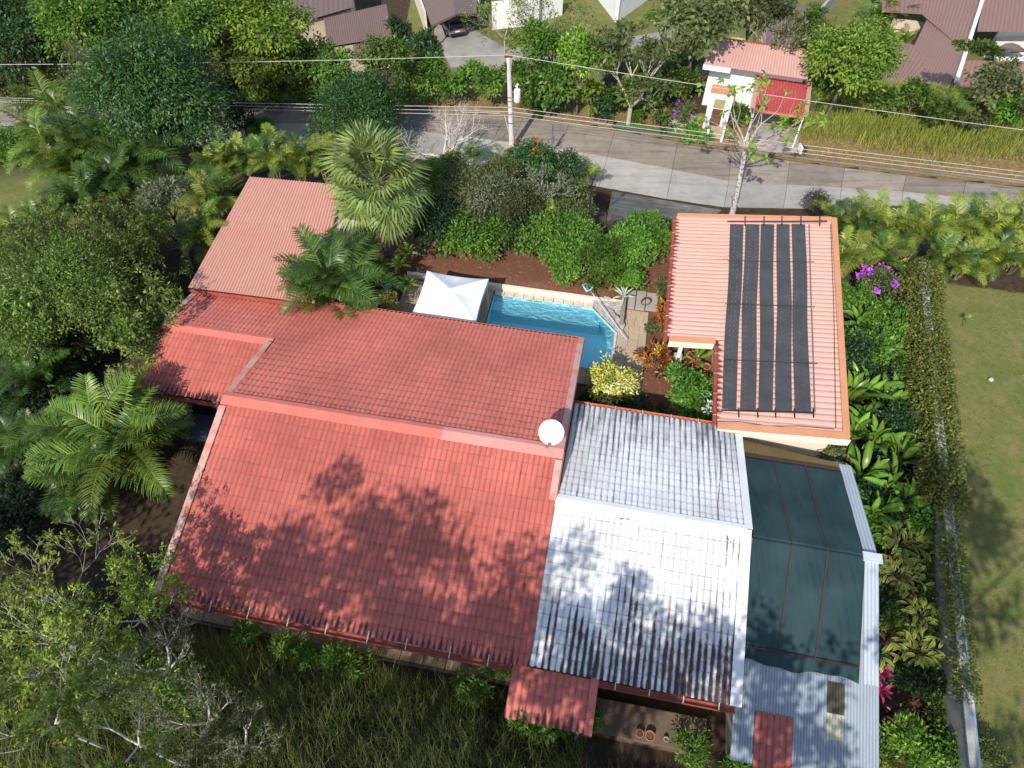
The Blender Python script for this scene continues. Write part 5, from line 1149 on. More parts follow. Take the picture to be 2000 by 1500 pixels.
# hedge of shrubs beyond the road, middle
for a in (('far', 795, 165, 1.8, 40, 'first shrub of the row left of the utility pole'), ('farbright', 850, 158, 2., 40, 'widest shrub of the row left of the utility pole'), ('farbright', 905, 155, 2., 36, 'third shrub of the row left of the utility pole'),
          ('farbright', 962, 165, 1.8, 34, 'bright shrub right behind the utility pole'), ('fardark', 830, 95, 2.4, 30, 'dark round shrub beside the carport lawn'), ('far', 840, 118, 1.4, 26, 'small flowering shrub at the driveway edge'), ('fardark', 770, 60, 2.4, 32, 'dark shrub between the two upper left brown houses')):
    shrub(*a[:5], 'verge_shrub', a[5], .95, group='trees and shrubs beyond the road')
shrub('topiary', 1040, 190, 1.0, 26, 'clipped_hedge', 'clipped box shaped hedge right of the transformer pole', 1.1, boxy=.8, leaf=1.5)
bare_tree(1075, 40, 4.2, 80, 'sparse tree with grey twigs before the white garden walls', 'barkpale', 'sparse_tree', 'tree', 4, .1, leaves='lime', ncl=5, lsz=.28)
bare_tree(985, 30, 3.8, 62, 'thin twiggy tree in front of the left white garden wall', 'barkpale', 'sparse_tree', 'tree', 4, .08, leaves='lime', ncl=5, lsz=.26)
shrub('farbright', 1040, 95, 4.5, 52, 'garden_tree', 'bright green tree right of the pole top', 1.0); shrub('farlime', 1135, 110, 4.5, 52, 'garden_tree', 'lime green tree with rounded top beyond the road', 1.05)
shrub('far', 1090, 160, 2.2, 52, 'garden_tree', 'green rosette leaved shrub between hedge and lime tree', 1., leaf=1.3); shrub('farlime', 1155, 190, 1.6, 34, 'garden_tree', 'small yellow green tree on the far verge', 1.)
for px, py, lab in ((1070, 175, 'spiky dragon plant left under the lime tree'), (1110, 150, 'spiky dragon plant right under the lime tree')): rosette(px, py, 1.6, 24, lab, 'lime', 18, 'dragon_plant', heads=4)
bare_tree(1240, 150, 3.8, 92, 'spreading tree with pale limbs and big olive leaves by the turf strip', 'barkpale', 'spreading_tree', 'tree', 4, .2, leaves='olive', ncl=9, lsz=.42, spread=.55)
shrub('far', 1250, 185, 1.8, 62, 'undergrowth_shrub', 'dense undergrowth below the pale limbed spreading tree', .8); shrub('fardark', 1190, 200, 1.2, 34, 'undergrowth_shrub', 'dark shrub at the left foot of the spreading tree', .8)
shrub('big', 1375, 25, 6.5, 95, 'broadleaf_tree', 'large grey green tree at the top beside the trampoline', .85, leaf=1.2); shrub('big', 1480, 8, 5.5, 55, 'broadleaf_tree', 'grey green treetop above the trampoline', .8, leaf=1.2)
bare_tree(1520, 70, 4.5, 70, 'open branched tree behind the pink roadside roof', 'barkpale', 'open_tree', 'tree', 4, .14, leaves='olive', ncl=6, lsz=.34, keep=.7)
shrub('farlime', 1655, 115, 5, 82, 'broadleaf_tree', 'dense yellow green tree right of the roadside house', 1.05); shrub('far', 1600, 40, 3.5, 38, 'garden_tree', 'green tree against the long grey boundary wall', .9)
palm(1335, 125, 2.0, 44, 'dark palm left of the lean-to roof', 'palmdark', 4, 6); palm(1310, 85, 2.6, 30, 'yellowish palm behind the spreading tree', 'palmsun', 2, 7); palm(1735, 30, 3.5, 50, 'palm clump left of the courtyard house', 'palm', 4, 6)
palm(1770, 68, 2.8, 26, 'palm growing inside the open courtyard', 'palm', 2, 7); palm(1855, 205, 1.6, 42, 'palm at the edge of the tall grass field', 'palm', 3, 6); palm(1592, 195, 1.3, 30, 'leaning yellow palm in the shade of the roadside house', 'palmsun', 2, 6)
palm(1212, 42, 1.6, 15, 'left small palm on the upper lawn', 'palmdark', 1, 8); palm(1255, 32, 1.6, 15, 'right small yellow palm on the upper lawn', 'palmsun', 1, 8)
shrub('far', 1788, 192, 1.8, 38, 'garden_shrub', 'green shrub before the lower end of the brown roof', .9); shrub('big', 1945, 175, 2.6, 62, 'broadleaf_tree', 'olive tree with bare limbs at the field edge', .8, leaf=1.1, dens=.6); shrub('farbright', 1975, 215, 1.4, 38, 'garden_shrub', 'bright shrub at the right end of the field', .8)
shrub('far', 1915, 85, 3.6, 30, 'creeper_mat', 'flowering creeper spilling over the brown roof edge', .35, wide=1.3, trunk=False, cat='vine'); shrub('farbright', 1622, 165, 1.4, 34, 'garden_shrub', 'bright shrub squeezed beside the roadside house', 1.)
for k, (px, py) in enumerate(((1239, 226), (1288, 231))): shrub('topiary', px, py, .5, 18, 'topiary_ball', ('left' if k == 0 else 'right') + ' clipped ball bush above the turf strip', .95, leaf=1.6, trunk=False)
rosette(1290, 207, 1.0, 20, 'red and yellow bromeliad flowering behind the ball bushes', 'flame', 16, 'bromeliad', heads=3)
for k, (px, py) in enumerate(((1318, 243), (1352, 243))): rosette(px, py, .3, 26, ('left' if k == 0 else 'right') + ' silver green agave beside the road', 'agave', 22)
shrub('olive', 1330, 222, .9, 26, 'garden_shrub', 'purple tinged shrub behind the two agaves', .8, flowers=('bloom', 60, .2, 8)); shrub('far', 1440, 222, .7, 22, 'garden_shrub', 'green shrub under the white front wall of roadside house', .9)
shrub('farbright', 1360, 262, .5, 22, 'garden_shrub', 'low shrub left of the roadside house steps', .6)
for a in (('far', 1010, 150, 2.0, 36, 'green shrub behind the transformer'), ('fardark', 1080, 195, 1.2, 36, 'dark shrub right of the clipped hedge'), ('farbright', 1190, 95, 2.6, 34, 'bright shrub left of the spreading tree top'), ('far', 1330, 165, 1.8, 36, 'green shrub between spreading tree and lean-to'), ('farlime', 1300, 40, 3.2, 34, 'lime shrub beside the winding driveway'),
          ('far', 1560, 150, 2.2, 30, 'green shrub hugging the right wall of the roadside house'), ('farolive', 1690, 60, 3., 38, 'olive shrub between yellow green tree and palm clump'), ('far', 1830, 225, 1.2, 34, 'low shrub in front of the courtyard house'), ('farolive', 1900, 225, 1.2, 36, 'low olive shrub at the upper edge of the field'), ('far', 1725, 195, 1.3, 30, 'low shrub before the cream gable wall'), ('farbright', 770, 190, .9, 30, 'low bright shrub at the left end of the row'), ('far', 600, 185, 1.2, 40, 'green shrub overhanging the shaded road'), ('far', 520, 180, 1.2, 40, 'green shrub on the verge below the lime vines'), ('fardark', 450, 182, 1.2, 40, 'dark verge shrub right of the mango crown')):
    shrub(*a[:5], 'verge_shrub', a[5], .85, group='trees and shrubs beyond the road')
# white barked tree standing at the near road edge
def street_tree():
    SEED[0] = 900; rnd = random.Random(12); rng = np.random.RandomState(3); p = at(1432, 413, -2.2); e = empty('bare_street_tree', p, 'bare white barked tree with few leaf tufts at the road edge', 'tree')
    z1 = zproj(p, 290); top = np.array([-.42, 0, z1 - p[2]]); segs = [(np.array([0, 0, -.5]), np.array([-.1, 0, 1.2]), .2, .16), (np.array([-.1, 0, 1.2]), top, .16, .14)]; tips = []
    segs.append((np.array([.05, 0, .5]), np.array([-.28, 0, 1.15]), .13, .12))
    mk('trunk', seg_mesh(segs, 'trunk', 9), M['barkwhite'], e, world=False); segs = []
    for k in range(9):
        a = k * .7 + rnd.uniform(-.2, .2); branch_segs(rnd, top, (math.cos(a) * .9, math.sin(a) * .9, .65 + .5 * (k % 2)), 1.55, .062, 3, .45, 2, .1, segs, tips, .2, .76)
    mk('branches', seg_mesh(segs, 'branches', 5), M['barkpale'], e, world=False)
    tips = [t_ for t_ in tips if t_[0][2] > top[2] + 1.2 and rnd.random() < .3]; P = np.repeat(np.array([t_[0] for t_ in tips]), 8, 0); m_ = len(P)
    D = rng.normal(size=(m_, 3)) * np.array([1, 1, .4]); mk('leaves', leaf_quads(P, D, UP + rng.normal(size=(m_, 3)) * .3, np.full(m_, .34), np.full(m_, .15), np.clip(rng.normal(.6, .15, m_), 0, 1), 'leaves'), L['lime'], e, world=False)
street_tree()
# our side of the road, left
shrub('glossy', 300, 185, 5.2, 118, 'mango_tree', 'big dark glossy mango tree at the upper left', 1.15, dens=1.1); shrub('glossy', 385, 265, 2.4, 52, 'mango_tree', 'lower glossy mango bough hanging right of the big crown', 1.2)
shrub('glossy', 705, 235, 2.6, 88, 'glossy_tree', 'round dark glossy tree between road and fan palm', .95, leaf=.85); shrub('dark', 470, 235, 1.6, 40, 'garden_shrub', 'dark shrub with yellow sprigs at the near road edge', .8); shrub('bright', 505, 252, 1., 28, 'garden_shrub', 'light shrub above the palm row near the road', .7)
for a in ((115, 205, 4.0, 62, 'palm', 'drooping palm crown left of the mango tree'), (75, 262, 3.2, 52, 'palm', 'pale drooping palm beside the small left hedge'), (165, 150, 4.6, 42, 'palmdark', 'grey green palm top peeping left of the mango crown'), (180, 255, 3.4, 60, 'palmdark', 'shaded palm under the left mango boughs'),
          (268, 290, 3.0, 68, 'palmdark', 'dark palm hanging below the mango crown'), (120, 310, 2.4, 46, 'palm', 'small palm at the edge of the sunlit grass'), (210, 345, 2.4, 52, 'palmdark', 'palm with curled fronds above the plumeria'), (150, 385, 2.6, 52, 'palmdark', 'blue green palm beside the dark dirt patch'),
          (75, 425, 2.8, 46, 'palm', 'yellowish palm below the dark dirt patch'), (20, 480, 2.8, 50, 'palm', 'palm cut by the left picture edge'), (30, 655, 2.6, 60, 'palmdark', 'shaded palm left of the feathery tree'), (55, 740, 2.2, 62, 'palmdark', 'dark palm behind the big areca clump'), (35, 860, 1.8, 55, 'palmdark', 'dark palm left beside the big areca clump')):
    palm(a[0], a[1], a[2], a[3] * 1.1, a[5], a[4], 5, 7, group='palms along the left side')
for a in ((418, 300, 2.6, 46, 'first areca palm of the row behind the pink roof'), (470, 285, 2.6, 46, 'second areca palm of the row behind the pink roof'), (525, 292, 2.5, 46, 'third areca palm of the row behind the pink roof'), (578, 300, 2.5, 46, 'fourth areca palm of the row behind the pink roof'), (632, 305, 2.4, 40, 'last areca palm of the row next to the fan palm'),
          (405, 370, 2.8, 50, 'upper areca palm along the left edge of the pink roof'), (392, 435, 2.8, 46, 'lower areca palm along the left edge of the pink roof')):
    palm(a[0], a[1], a[2], a[3], a[4], 'palmsun', 5, 5, group='areca palms round the pink roof', mixed=.35)
fan_palm(735, 365, 5.2, 112, 'tall fan palm with drooping pleated leaves beside the pink roof')
palm(655, 545, 3.6, 88, 'areca palm leaning over the pink roof edge', 'palmdark', 5, 7); palm(610, 560, 3.4, 55, 'smaller areca palm touching the pink roof', 'palm', 3, 6)
rosette(778, 520, 1.4, 42, 'dark dragon plant right of the areca palm', 'lime', 18, 'dragon_plant', heads=5); shrub('yellow', 752, 588, .8, 22, 'croton', 'small yellow speckled croton at the tent corner', .9, cat='shrub')
shrub('dark', 735, 560, .7, 34, 'garden_shrub', 'dark shrub between areca palm and tent', .8)
shrub('topiary', 22, 288, 1., 48, 'clipped_hedge', 'bright clipped hedge at the left edge', .6, boxy=.6, leaf=1.6)
shrub('grey', 325, 392, 2.6, 50, 'plumeria_tree', 'grey green plumeria with blunt branches left of pink roof', .8, leaf=1.1); bare_tree(350, 470, 2.0, 34, 'leggy plumeria branch with few leaves over dark ground', 'barkpale', 'plumeria', 'shrub', 3, .06, leaves='grey', ncl=6, lsz=.24, n=2)
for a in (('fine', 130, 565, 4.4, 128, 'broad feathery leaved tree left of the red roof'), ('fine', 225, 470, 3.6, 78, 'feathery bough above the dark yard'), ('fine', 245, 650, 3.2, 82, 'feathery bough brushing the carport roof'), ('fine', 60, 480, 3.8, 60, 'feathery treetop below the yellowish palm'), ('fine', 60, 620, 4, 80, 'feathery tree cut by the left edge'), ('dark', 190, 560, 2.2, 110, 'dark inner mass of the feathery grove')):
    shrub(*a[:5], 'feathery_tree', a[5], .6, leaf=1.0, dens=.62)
for a in ((150, 500, 4.6, 105, 'spreading feathery tree above the dark grove'), (235, 610, 4.0, 90, 'feathery tree reaching toward the carport'), (60, 560, 4.8, 95, 'feathery tree with drooping sprays at the left edge'), (240, 475, 3.8, 70, 'feathery spray tree next to the plumeria')):
    bare_tree(a[0], a[1], a[2], a[3], a[4], 'bark', 'spray_tree', 'tree', 5, .1, n=3, spread=.7, leaves='fine', ncl=9, lsz=.2, up=.02, wob=.22)
palm(205, 850, 3.4, 118, 'big sunlit areca palm clump left of the house', 'palm', 8, 7); palm(150, 930, 2.6, 70, 'lower front part areca clump beside the dark yard', 'palm', 4, 6); palm(250, 790, 3.2, 66, 'areca palm leaning toward the carport eave', 'palmsun', 3, 6)
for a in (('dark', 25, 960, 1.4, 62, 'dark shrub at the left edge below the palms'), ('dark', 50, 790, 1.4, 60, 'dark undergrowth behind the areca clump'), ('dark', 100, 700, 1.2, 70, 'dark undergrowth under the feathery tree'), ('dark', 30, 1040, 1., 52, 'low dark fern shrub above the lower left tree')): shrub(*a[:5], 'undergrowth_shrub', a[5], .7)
# garden behind the pool
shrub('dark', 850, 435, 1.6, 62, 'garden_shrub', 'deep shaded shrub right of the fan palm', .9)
for a in (('olive', 905, 372, 1.8, 58, 'olive shrub below the bare white shrub'), ('grey', 965, 395, 2., 58, 'grey green shrub in the middle of the garden'), ('olive', 1020, 400, 1.9, 52, 'olive shrub left of the lime fern palm'), ('olive', 880, 330, 1.4, 40, 'rough shrub at the near road edge'), ('olive', 975, 345, 1.4, 42, 'olive shrub under the two roadside palms'), ('dark', 1010, 440, 1.2, 60, 'dark shrub behind the bright hedge'), ('olive', 1120, 400, 1.2, 46, 'rough shrub left of the lamp post'), ('bright', 1265, 440, 1.2, 36, 'green shrub between dark apron and pool house'), ('olive', 940, 425, 1.4, 46, 'olive shrub just behind the leftmost bright shrubs'), ('fine', 830, 350, 1.6, 44, 'shrub right beside the fan palm crown')): shrub(*a[:5], 'garden_shrub', a[5], .8)
bare_tree(1065, 368, 2.4, 46, 'plumeria with bare blunt grey branches in the garden', 'barkpale', 'plumeria', 'shrub', 4, .09, leaves='grey', ncl=4, lsz=.22, keep=.6)
shrub('glossy', 1042, 315, 2.2, 50, 'young_mango_tree', 'young mango tree with orange new leaves by the road', .9, flowers=('flame', 90, .2, 30)); shrub('dark', 1108, 335, 1.8, 42, 'garden_shrub', 'dark shrub right of the young mango tree', .9)
palm(1142, 325, 2., 30, 'drooping yellow green palm beside the lamp post', 'palmsun', 2, 6); palm(925, 285, 1.8, 32, 'left of two short dark palms at the near road edge', 'palmdark', 1, 10, name='dwarf_palm'); palm(985, 298, 1.6, 28, 'right of two short dark palms at the near road edge', 'palmdark', 1, 9, name='dwarf_palm')
palm(1070, 412, 1.8, 28, 'lime green fern palm above the bright hedge', 'palmsun', 1, 10, name='fern_palm')
bare_tree(862, 265, 2.6, 74, 'bare white branched shrub in front of the road', 'twig', 'bare_shrub', 'shrub', 5, .2, n=3, spread=.75, wob=.35)
bare_tree(1195, 440, 1.2, 30, 'grey pink leafless twiggy shrub near the lamp post', 'bark', 'bare_shrub', 'shrub', 5, .03, n=3, spread=.4)
for a in ((905, 468, 1.2, 46, 'leftmost bright shrub behind the mulch bed'), (970, 470, 1., 42, 'bright shrub second from left behind the mulch bed'), (1055, 468, 1.2, 46, 'middle bright shrub behind the mulch bed'), (1105, 505, 1.0, 44, 'bright shrub closest to the pool wall'), (1165, 508, 1.1, 48, 'bright shrub behind the skimmer net'), (1235, 485, 1.3, 48, 'tall bright shrub left of the pool house'), (1285, 470, 1.3, 40, 'bright shrub touching the pool house gutter'), (1225, 535, .7, 34, 'low strap leaved shrub above the grey slabs'), (1120, 455, 1.2, 40, 'bright shrub right of the lime fern palm')):
    shrub('bright', a[0], a[1], a[2], a[3] * 1.12, 'hedge_shrub', a[4], .85, group='bright shrubs behind the mulch bed')
shrub('olive', 1297, 560, .7, 22, 'garden_shrub', 'silvery tuft beside the pool house gutter', .9); rosette(1217, 580, .3, 26, 'spiky pale bromeliad on the stone pillar by the pool', 'agave', 16, 'bromeliad', onz=.66); rosette(1205, 556, .3, 22, 'yellow striped spider plant under the bright shrubs', 'ginger', 14, 'spider_plant')
shrub('yellow', 1193, 752, 1.0, 46, 'croton', 'rounded yellow variegated croton bush at the pool corner', 1.15, trunk=True, cat='shrub', dens=1.3, low=-.9); shrub('dark', 1160, 790, .4, 40, 'groundcover_shrub', 'dark low leaves at the foot of the yellow bush', .5, trunk=False)
shrub('croton', 1283, 700, .7, 28, 'red_croton', 'red and yellow croton beside the deck', 1., cat='shrub'); shrub('croton', 1302, 615, .8, 22, 'red_croton', 'bronze croton against the pool house gutter', 1.1, cat='shrub')
shrub('bright', 1340, 768, .9, 54, 'garden_shrub', 'green shrub in front of the notch of the pool house', .75); shrub('bright', 1385, 800, 1.4, 30, 'gardenia_shrub', 'white flowering shrub at the pool house corner', .9, flowers=('whitebloom', 60, .17, 4)); shrub('dark', 1250, 815, .3, 50, 'groundcover_shrub', 'dark ground cover along the white roof gutter', .4, trunk=False); shrub('olive', 1280, 640, .3, 18, 'groundcover_shrub', 'dry tuft along the right deck edge', .5, trunk=False)
for k, (px, py, r_, lab) in enumerate(((1343, 702, .22, 'left clay pot under the pool house notch'), (1362, 708, .26, 'largest clay pot under the pool house notch'), (1380, 715, .2, 'low clay pot right of the largest one'), (1358, 690, .18, 'clay pot behind the largest one'))):
    c = pot(px, py, .55, r_, lab)
leafy_clump(1365, 690, 1.2, 34, 'green strap leaved plant growing from the clay pots', BAN, 7, 'potted_plant', thin=1.3); leafy_clump(1335, 698, .7, 16, 'small green plant in the left clay pot', BAN, 6, 'potted_plant', thin=1.3)
# right hand bed
for a in ((1645, 425, 2.0, 46, 'areca palm touching the top corner of the pool house roof'), (1695, 420, 2.2, 48, 'second areca palm right of the pool house'), (1745, 440, 2.1, 50, 'third areca palm right of the pool house'), (1660, 490, 2., 46, 'lower areca palm against the orange roof trim'), (1715, 490, 1.9, 46, 'areca palm above the purple bougainvillea')):
    palm(*a[:4], a[4], 'palmsun', 5, 5, group='areca palms right of the pool house', mixed=.35)
for a in ((1810, 440, 2.2, 50, 'first areca palm of the lawn row next to hedge'), (1865, 432, 2.3, 50, 'second areca palm of the upper lawn row'), (1920, 432, 2.3, 52, 'third areca palm of the upper lawn row'), (1975, 428, 2.3, 52, 'last areca palm of the upper lawn row'), (1840, 500, 1.6, 46, 'first areca palm of the front lawn row'), (1895, 498, 1.6, 46, 'second areca palm of the front lawn row'), (1950, 492, 1.6, 46, 'third areca palm of the front lawn row'), (2005, 488, 1.6, 46, 'areca palm of the front row cut by the right edge')):
    palm(*a[:4], a[4], 'palmsun', 5, 5, group='areca palms along the lawn', mixed=.35)
leafy_clump(1755, 505, 1.4, 34, 'yellow leaved plant beside the wall hedge top', BAN2, 12, 'yellow_dracaena', thin=.6)
shrub('olive', 1712, 552, 1.3, 34, 'bougainvillea', 'purple bougainvillea beside the pool house', .8, flowers=('bloom', 420, .13, 45), cat='shrub'); shrub('olive', 1600, 395, 1.2, 34, 'bougainvillea', 'sparse mauve bougainvillea behind the pool house', .8, flowers=('bloom', 45, .13, 5), dens=.5, cat='shrub')
for a in (('bright', 1660, 585, 1., 40, 'bright shrub below the bougainvillea'), ('bright', 1740, 640, 1., 51, 'leafy shrub in the middle of the right bed'), ('dark', 1680, 720, .5, 81, 'dark undergrowth beside the orange roof trim'), ('bright', 1700, 690, .8, 48, 'green shrub beside the orange roof trim'), ('dark', 1750, 860, .5, 81, 'dark undergrowth among the heliconias'), ('olive', 1620, 880, 1.6, 26, 'tangled dry vine over the shed roof corner'), ('dark', 1720, 960, .5, 62, 'dark undergrowth beside the zinc strip')): shrub(*a[:5], 'bed_shrub', a[5], .7)
for i, (px, py, r_, lab) in enumerate(((1690, 612, 40, 'small heliconia under the bougainvillea'), (1665, 655, 40, 'heliconia close to the orange trim'), (1720, 668, 46, 'heliconia in the middle of the right bed'), (1668, 760, 58, 'tall heliconia overhanging the pink roof edge'), (1705, 745, 58, 'tall heliconia right of the overhanging one'), (1745, 770, 52, 'heliconia against the wall hedge'), (1678, 830, 58, 'heliconia leaning over the roof corner'), (1725, 845, 60, 'largest heliconia in the right bed'), (1775, 880, 50, 'heliconia touching the wall hedge'), (1700, 910, 56, 'heliconia above the zinc strip'), (1755, 935, 52, 'heliconia with yellowing leaves'), (1720, 985, 44, 'lowest heliconia beside the zinc strip'), (1780, 965, 44, 'upright banana like leaf plant by the wall'))):
    leafy_clump(px, py, 1.6, r_ * 1.2, lab, BAN, 16, 'heliconia', thin=.85, group='heliconias in the right bed', pitch=.1)
for i, (px, py, r_, n, lab) in enumerate(((1735, 855, 34, 6, 'yellow ginger among the heliconias'), (1765, 1060, 50, 10, 'upper large variegated ginger beside the shed'), (1755, 1120, 50, 10, 'lower large variegated ginger beside the shed'), (1790, 1270, 42, 8, 'variegated ginger leaning from the wall'), (1800, 1200, 30, 5, 'small ginger close against the wall'), (1718, 1275, 24, 3, 'single fern like ginger cane on dark soil'))): ginger(px, py, .9, r_, lab, n)
for a in (('bright', 1700, 1040, .5, 34, 'low green shrub between zinc strip and upper ginger'), ('dark', 1720, 1170, .4, 46, 'dark ground cover below the large gingers'), ('fine', 1745, 1220, .4, 40, 'fine leaved ground cover beside the fern like ginger'), ('dark', 1790, 1340, .4, 44, 'dark ground cover at the wall foot right of the magenta plant'), ('fine', 1700, 1290, .3, 34, 'thin ground cover above the magenta plant'), ('bright', 1800, 1020, .7, 36, 'bright shrub between ginger and wall hedge'), ('bright', 1770, 720, .9, 36, 'bright shrub pressed against the wall hedge'), ('hedge', 1800, 820, 1.2, 34, 'yellow green shrub bulging from the wall hedge'), ('hedge', 1790, 650, 1.3, 32, 'rounded yellow green shrub at the wall hedge'), ('hedge', 1815, 930, 1.2, 30, 'last yellow green bulge of the wall hedge')):
    shrub(*a[:5], 'bed_shrub', a[5], .7)
rosette(1720, 1352, .7, 42, 'magenta leaved ti plant beside the zinc sheets', 'magenta', 16, 'ti_plant', heads=4)
def path_cloud(name, label, pts, rad, n, ll, lw, pal, seed, cat='vine'):
    rng = np.random.RandomState(seed); pts = np.array([np.array(p, float) for p in pts]); k = len(pts) - 1; f = rng.rand(n) * k; i = f.astype(int); t_ = (f - i)[:, None]; c = pts[i] * (1 - t_) + pts[i + 1] * t_
    cl = rng.normal(size=(max(4, n // 22), 3)); rr = np.array(rad); dens = .5 + .5 * np.sin(f * 5.1 + np.sin(f * 2.3) * 2); keep = rng.rand(n) < (.35 + .65 * dens)
    o = rng.normal(size=(n, 3)); o = o / np.linalg.norm(o, axis=1)[:, None] * rng.rand(n)[:, None] ** .4; o[:, 2] = np.abs(o[:, 2]) * .9 - .25
    P = (c + WS * o[:, :1] * rr[0] + UP * o[:, 2:] * rr[1] + WD * o[:, 1:2] * .4)[keep]; o = o[keep]; m_ = len(P)
    D = WS * o[:, :1] + UP * (o[:, 2:] * .6 - .2) + rng.normal(size=(m_, 3)) * .6; e = empty(name, tuple(pts[0] * .5 + pts[-1] * .5), label, cat)
    mk('foliage', leaf_quads(P, D, UP * .8 + WS * o[:, :1] * .6 + rng.normal(size=(m_, 3)) * .4, ll * rng.uniform(.6, 1.2, m_), lw * rng.uniform(.7, 1.2, m_), np.clip(rng.normal(.5, .2, m_), 0, 1), 'foliage'), L[pal], e)
    rnd = random.Random(seed); segs = []
    for q in range(26):
        a = pts[0] + (pts[-1] - pts[0]) * rnd.random(); b = a + WD * rnd.uniform(-.8, .8) + UP * rnd.uniform(-1.2, .1) - WS * rnd.uniform(.0, .15); segs.append((a - WS * .05, b, .018, .006))
    mk('stems', seg_mesh(segs, 'stems', 4), M['bark'], e)
wl = lambda t_, h=1.75: WA + (WB - WA) * t_ + WS * .15 + UP * h
path_cloud('wall_hedge', 'yellow green climbing hedge covering the boundary wall', [wl(.48, 1.6), wl(.65, 1.6), wl(.8, 1.6), wl(1.0, 1.6)], (1.05, 1.0), 30000, .15, .085, 'hedge', 5)
path_cloud('wall_creeper', 'loose creeper trailing over the bare stretch of the boundary wall', [wl(.20), wl(.3), wl(.4), wl(.5)], (.5, .5), 6500, .14, .07, 'hedge', 6)
path_cloud('wall_creeper', 'green creeper growing at the foot of the boundary wall', [wl(.16, .5) - WS * .45, wl(.32, .5) - WS * .4, wl(.5, .6) - WS * .3], (.4, .5), 4500, .15, .08, 'fine', 7)
def litter():
    rng = np.random.RandomState(77); n = 5200; u = rng.uniform(-14, 15.5, n); v = rng.uniform(-6, 17, n); P = HO + HU * u[:, None] + HV * v[:, None]; k = ((u < 6) & (v > 12.5)) | ((u > 2.9) & (u < 6) & (v > 4) & (v < 12)) | ((u > 11.3) & (v < 4)); P = P[k]; P[:, 2] = terrain(P[:, 0], P[:, 1]) + .03; m_ = len(P)
    D = rng.normal(size=(m_, 3)) * np.array([1, 1, .15]); o = mk('leaf_litter', leaf_quads(P, D, UP + rng.normal(size=(m_, 3)) * .25, rng.uniform(.07, .16, m_), rng.uniform(.03, .07, m_), np.clip(rng.normal(.5, .25, m_), 0, 1), 'leaf_litter'), L['dry']); tag(o, 'fallen dry leaves scattered on the mulch beds', 'leaves', kind='stuff')
litter()
p = at(1880, 638, 0); e = empty('sapling', p, 'thin young sapling on the lawn', 'plant'); MB().tube([(0, 0, -.1), (0, 0, .6)], .015, 5).build('stem', M['bark'], e, world=False)
for k in range(7): inst('leaf', BAN[k % 3], e, (0, 0, .5), k * 2.4, 0, 0, .35)
# the bank in front: tall grass, weeds, branchy trees
def bank():
    rng = np.random.RandomState(9); n = 60000; X = rng.uniform(-19, 13, n * 2); Y = rng.uniform(1.2, 12, n * 2); u, v = touv(X, Y); vb = np.where(u < 2.2, -7.5, np.where(u < 6.8, -9.35, -9.1))
    k = (v < vb - .1 - .3 * rng.rand(n * 2) ** 2) & (u < 12.5) & ((u > -13.5) | (v < -8.2)); cl = np.sin(X * 2.1 + np.sin(Y * 1.7) * 2) * np.sin(Y * 2.7 + X) ; k &= rng.rand(n * 2) < .65 + .35 * cl; XY = np.stack([X, Y], -1)[k][:n]
    grass_mesh(rng, XY, terrain(XY[:, 0], XY[:, 1]) - .03, 1.0, .02, (-.25, .15), 'grass', 'tall_grass', 'tall tangled green grass on the bank in front of the house', .75)
    m_ = len(XY) // 9; XY2 = XY[rng.permutation(len(XY))[:m_]] + rng.normal(size=(m_, 2)) * .1
    grass_mesh(rng, XY2, terrain(XY2[:, 0], XY2[:, 1]), 1.15, .013, (-.3, .1), 'dry', 'dry_grass', 'dry straw coloured stalks among the bank grass', .6)
bank()
for a in ((555, 1262, 1.1, 24, 'leafy weed nearest the left end of the tiled path'), (600, 1278, .9, 26, 'leafy weed beside the tiled path, second from left'), (650, 1285, 1.1, 26, 'tall leafy weed in front of the tiled path'), (690, 1300, .9, 30, 'dark leafy weed right of the tall weed'), (975, 1300, 1.3, 28, 'bright weed in front of the porch roof corner'), (920, 1345, .9, 34, 'bright weed left of the porch roof'), (1085, 1400, 1.3, 38, 'pale leaved weed under the porch roof'), (1030, 1395, 1.4, 38, 'broad weed at the lower left porch corner'), (1145, 1405, 1.2, 32, 'green weed at the lower right porch corner'), (1350, 1470, .9, 32, 'bluish green bush in front of the dark back yard'), (480, 1240, .7, 26, 'weed at the near end of the path below the gutter'), (1440, 1490, .5, 22, 'low weed at the foot of the zinc sheets')):
    shrub('weed', *a[:4], 'weed_plant', a[4], 1.0, group='weeds on the bank', cat='weed')
for a in (('lime', 1700, 1475, .9, 44, 'feathery green shrub at the foot of the shed'), ('lime', 1780, 1462, 1., 52, 'largest feathery shrub at the bottom right'), ('bright', 1850, 1480, .8, 42, 'green shrub at the end of the boundary wall'), ('olive', 1935, 1480, .6, 34, 'small twiggy shrub on the lawn at the bottom right'), ('fine', 1640, 1490, .6, 36, 'low shrub below the zinc sheets')): shrub(*a[:5], 'bank_shrub', a[5], .75, leaf=.8)
for a in ((110, 1230, 4.4, 150, 5, 'tuft', .75, 'leafy branched tree filling the lower left corner'), (250, 1190, 4.4, 95, 5, 'tuft', .6, 'branched tree with bright tufts near the house corner'), (60, 1400, 4.4, 130, 5, 'tuft', .6, 'branched tree at the bottom left edge'), (240, 1440, 4.4, 110, 5, 'tuft', .4, 'twiggy tree with scattered tufts at the bottom')):
    bare_tree(a[0], a[1], a[2], a[3], a[7], 'twig', 'tufted_tree', 'tree', a[4], .05, n=3, spread=.62, leaves=a[5], ncl=12, lsz=.135, keep=a[6])
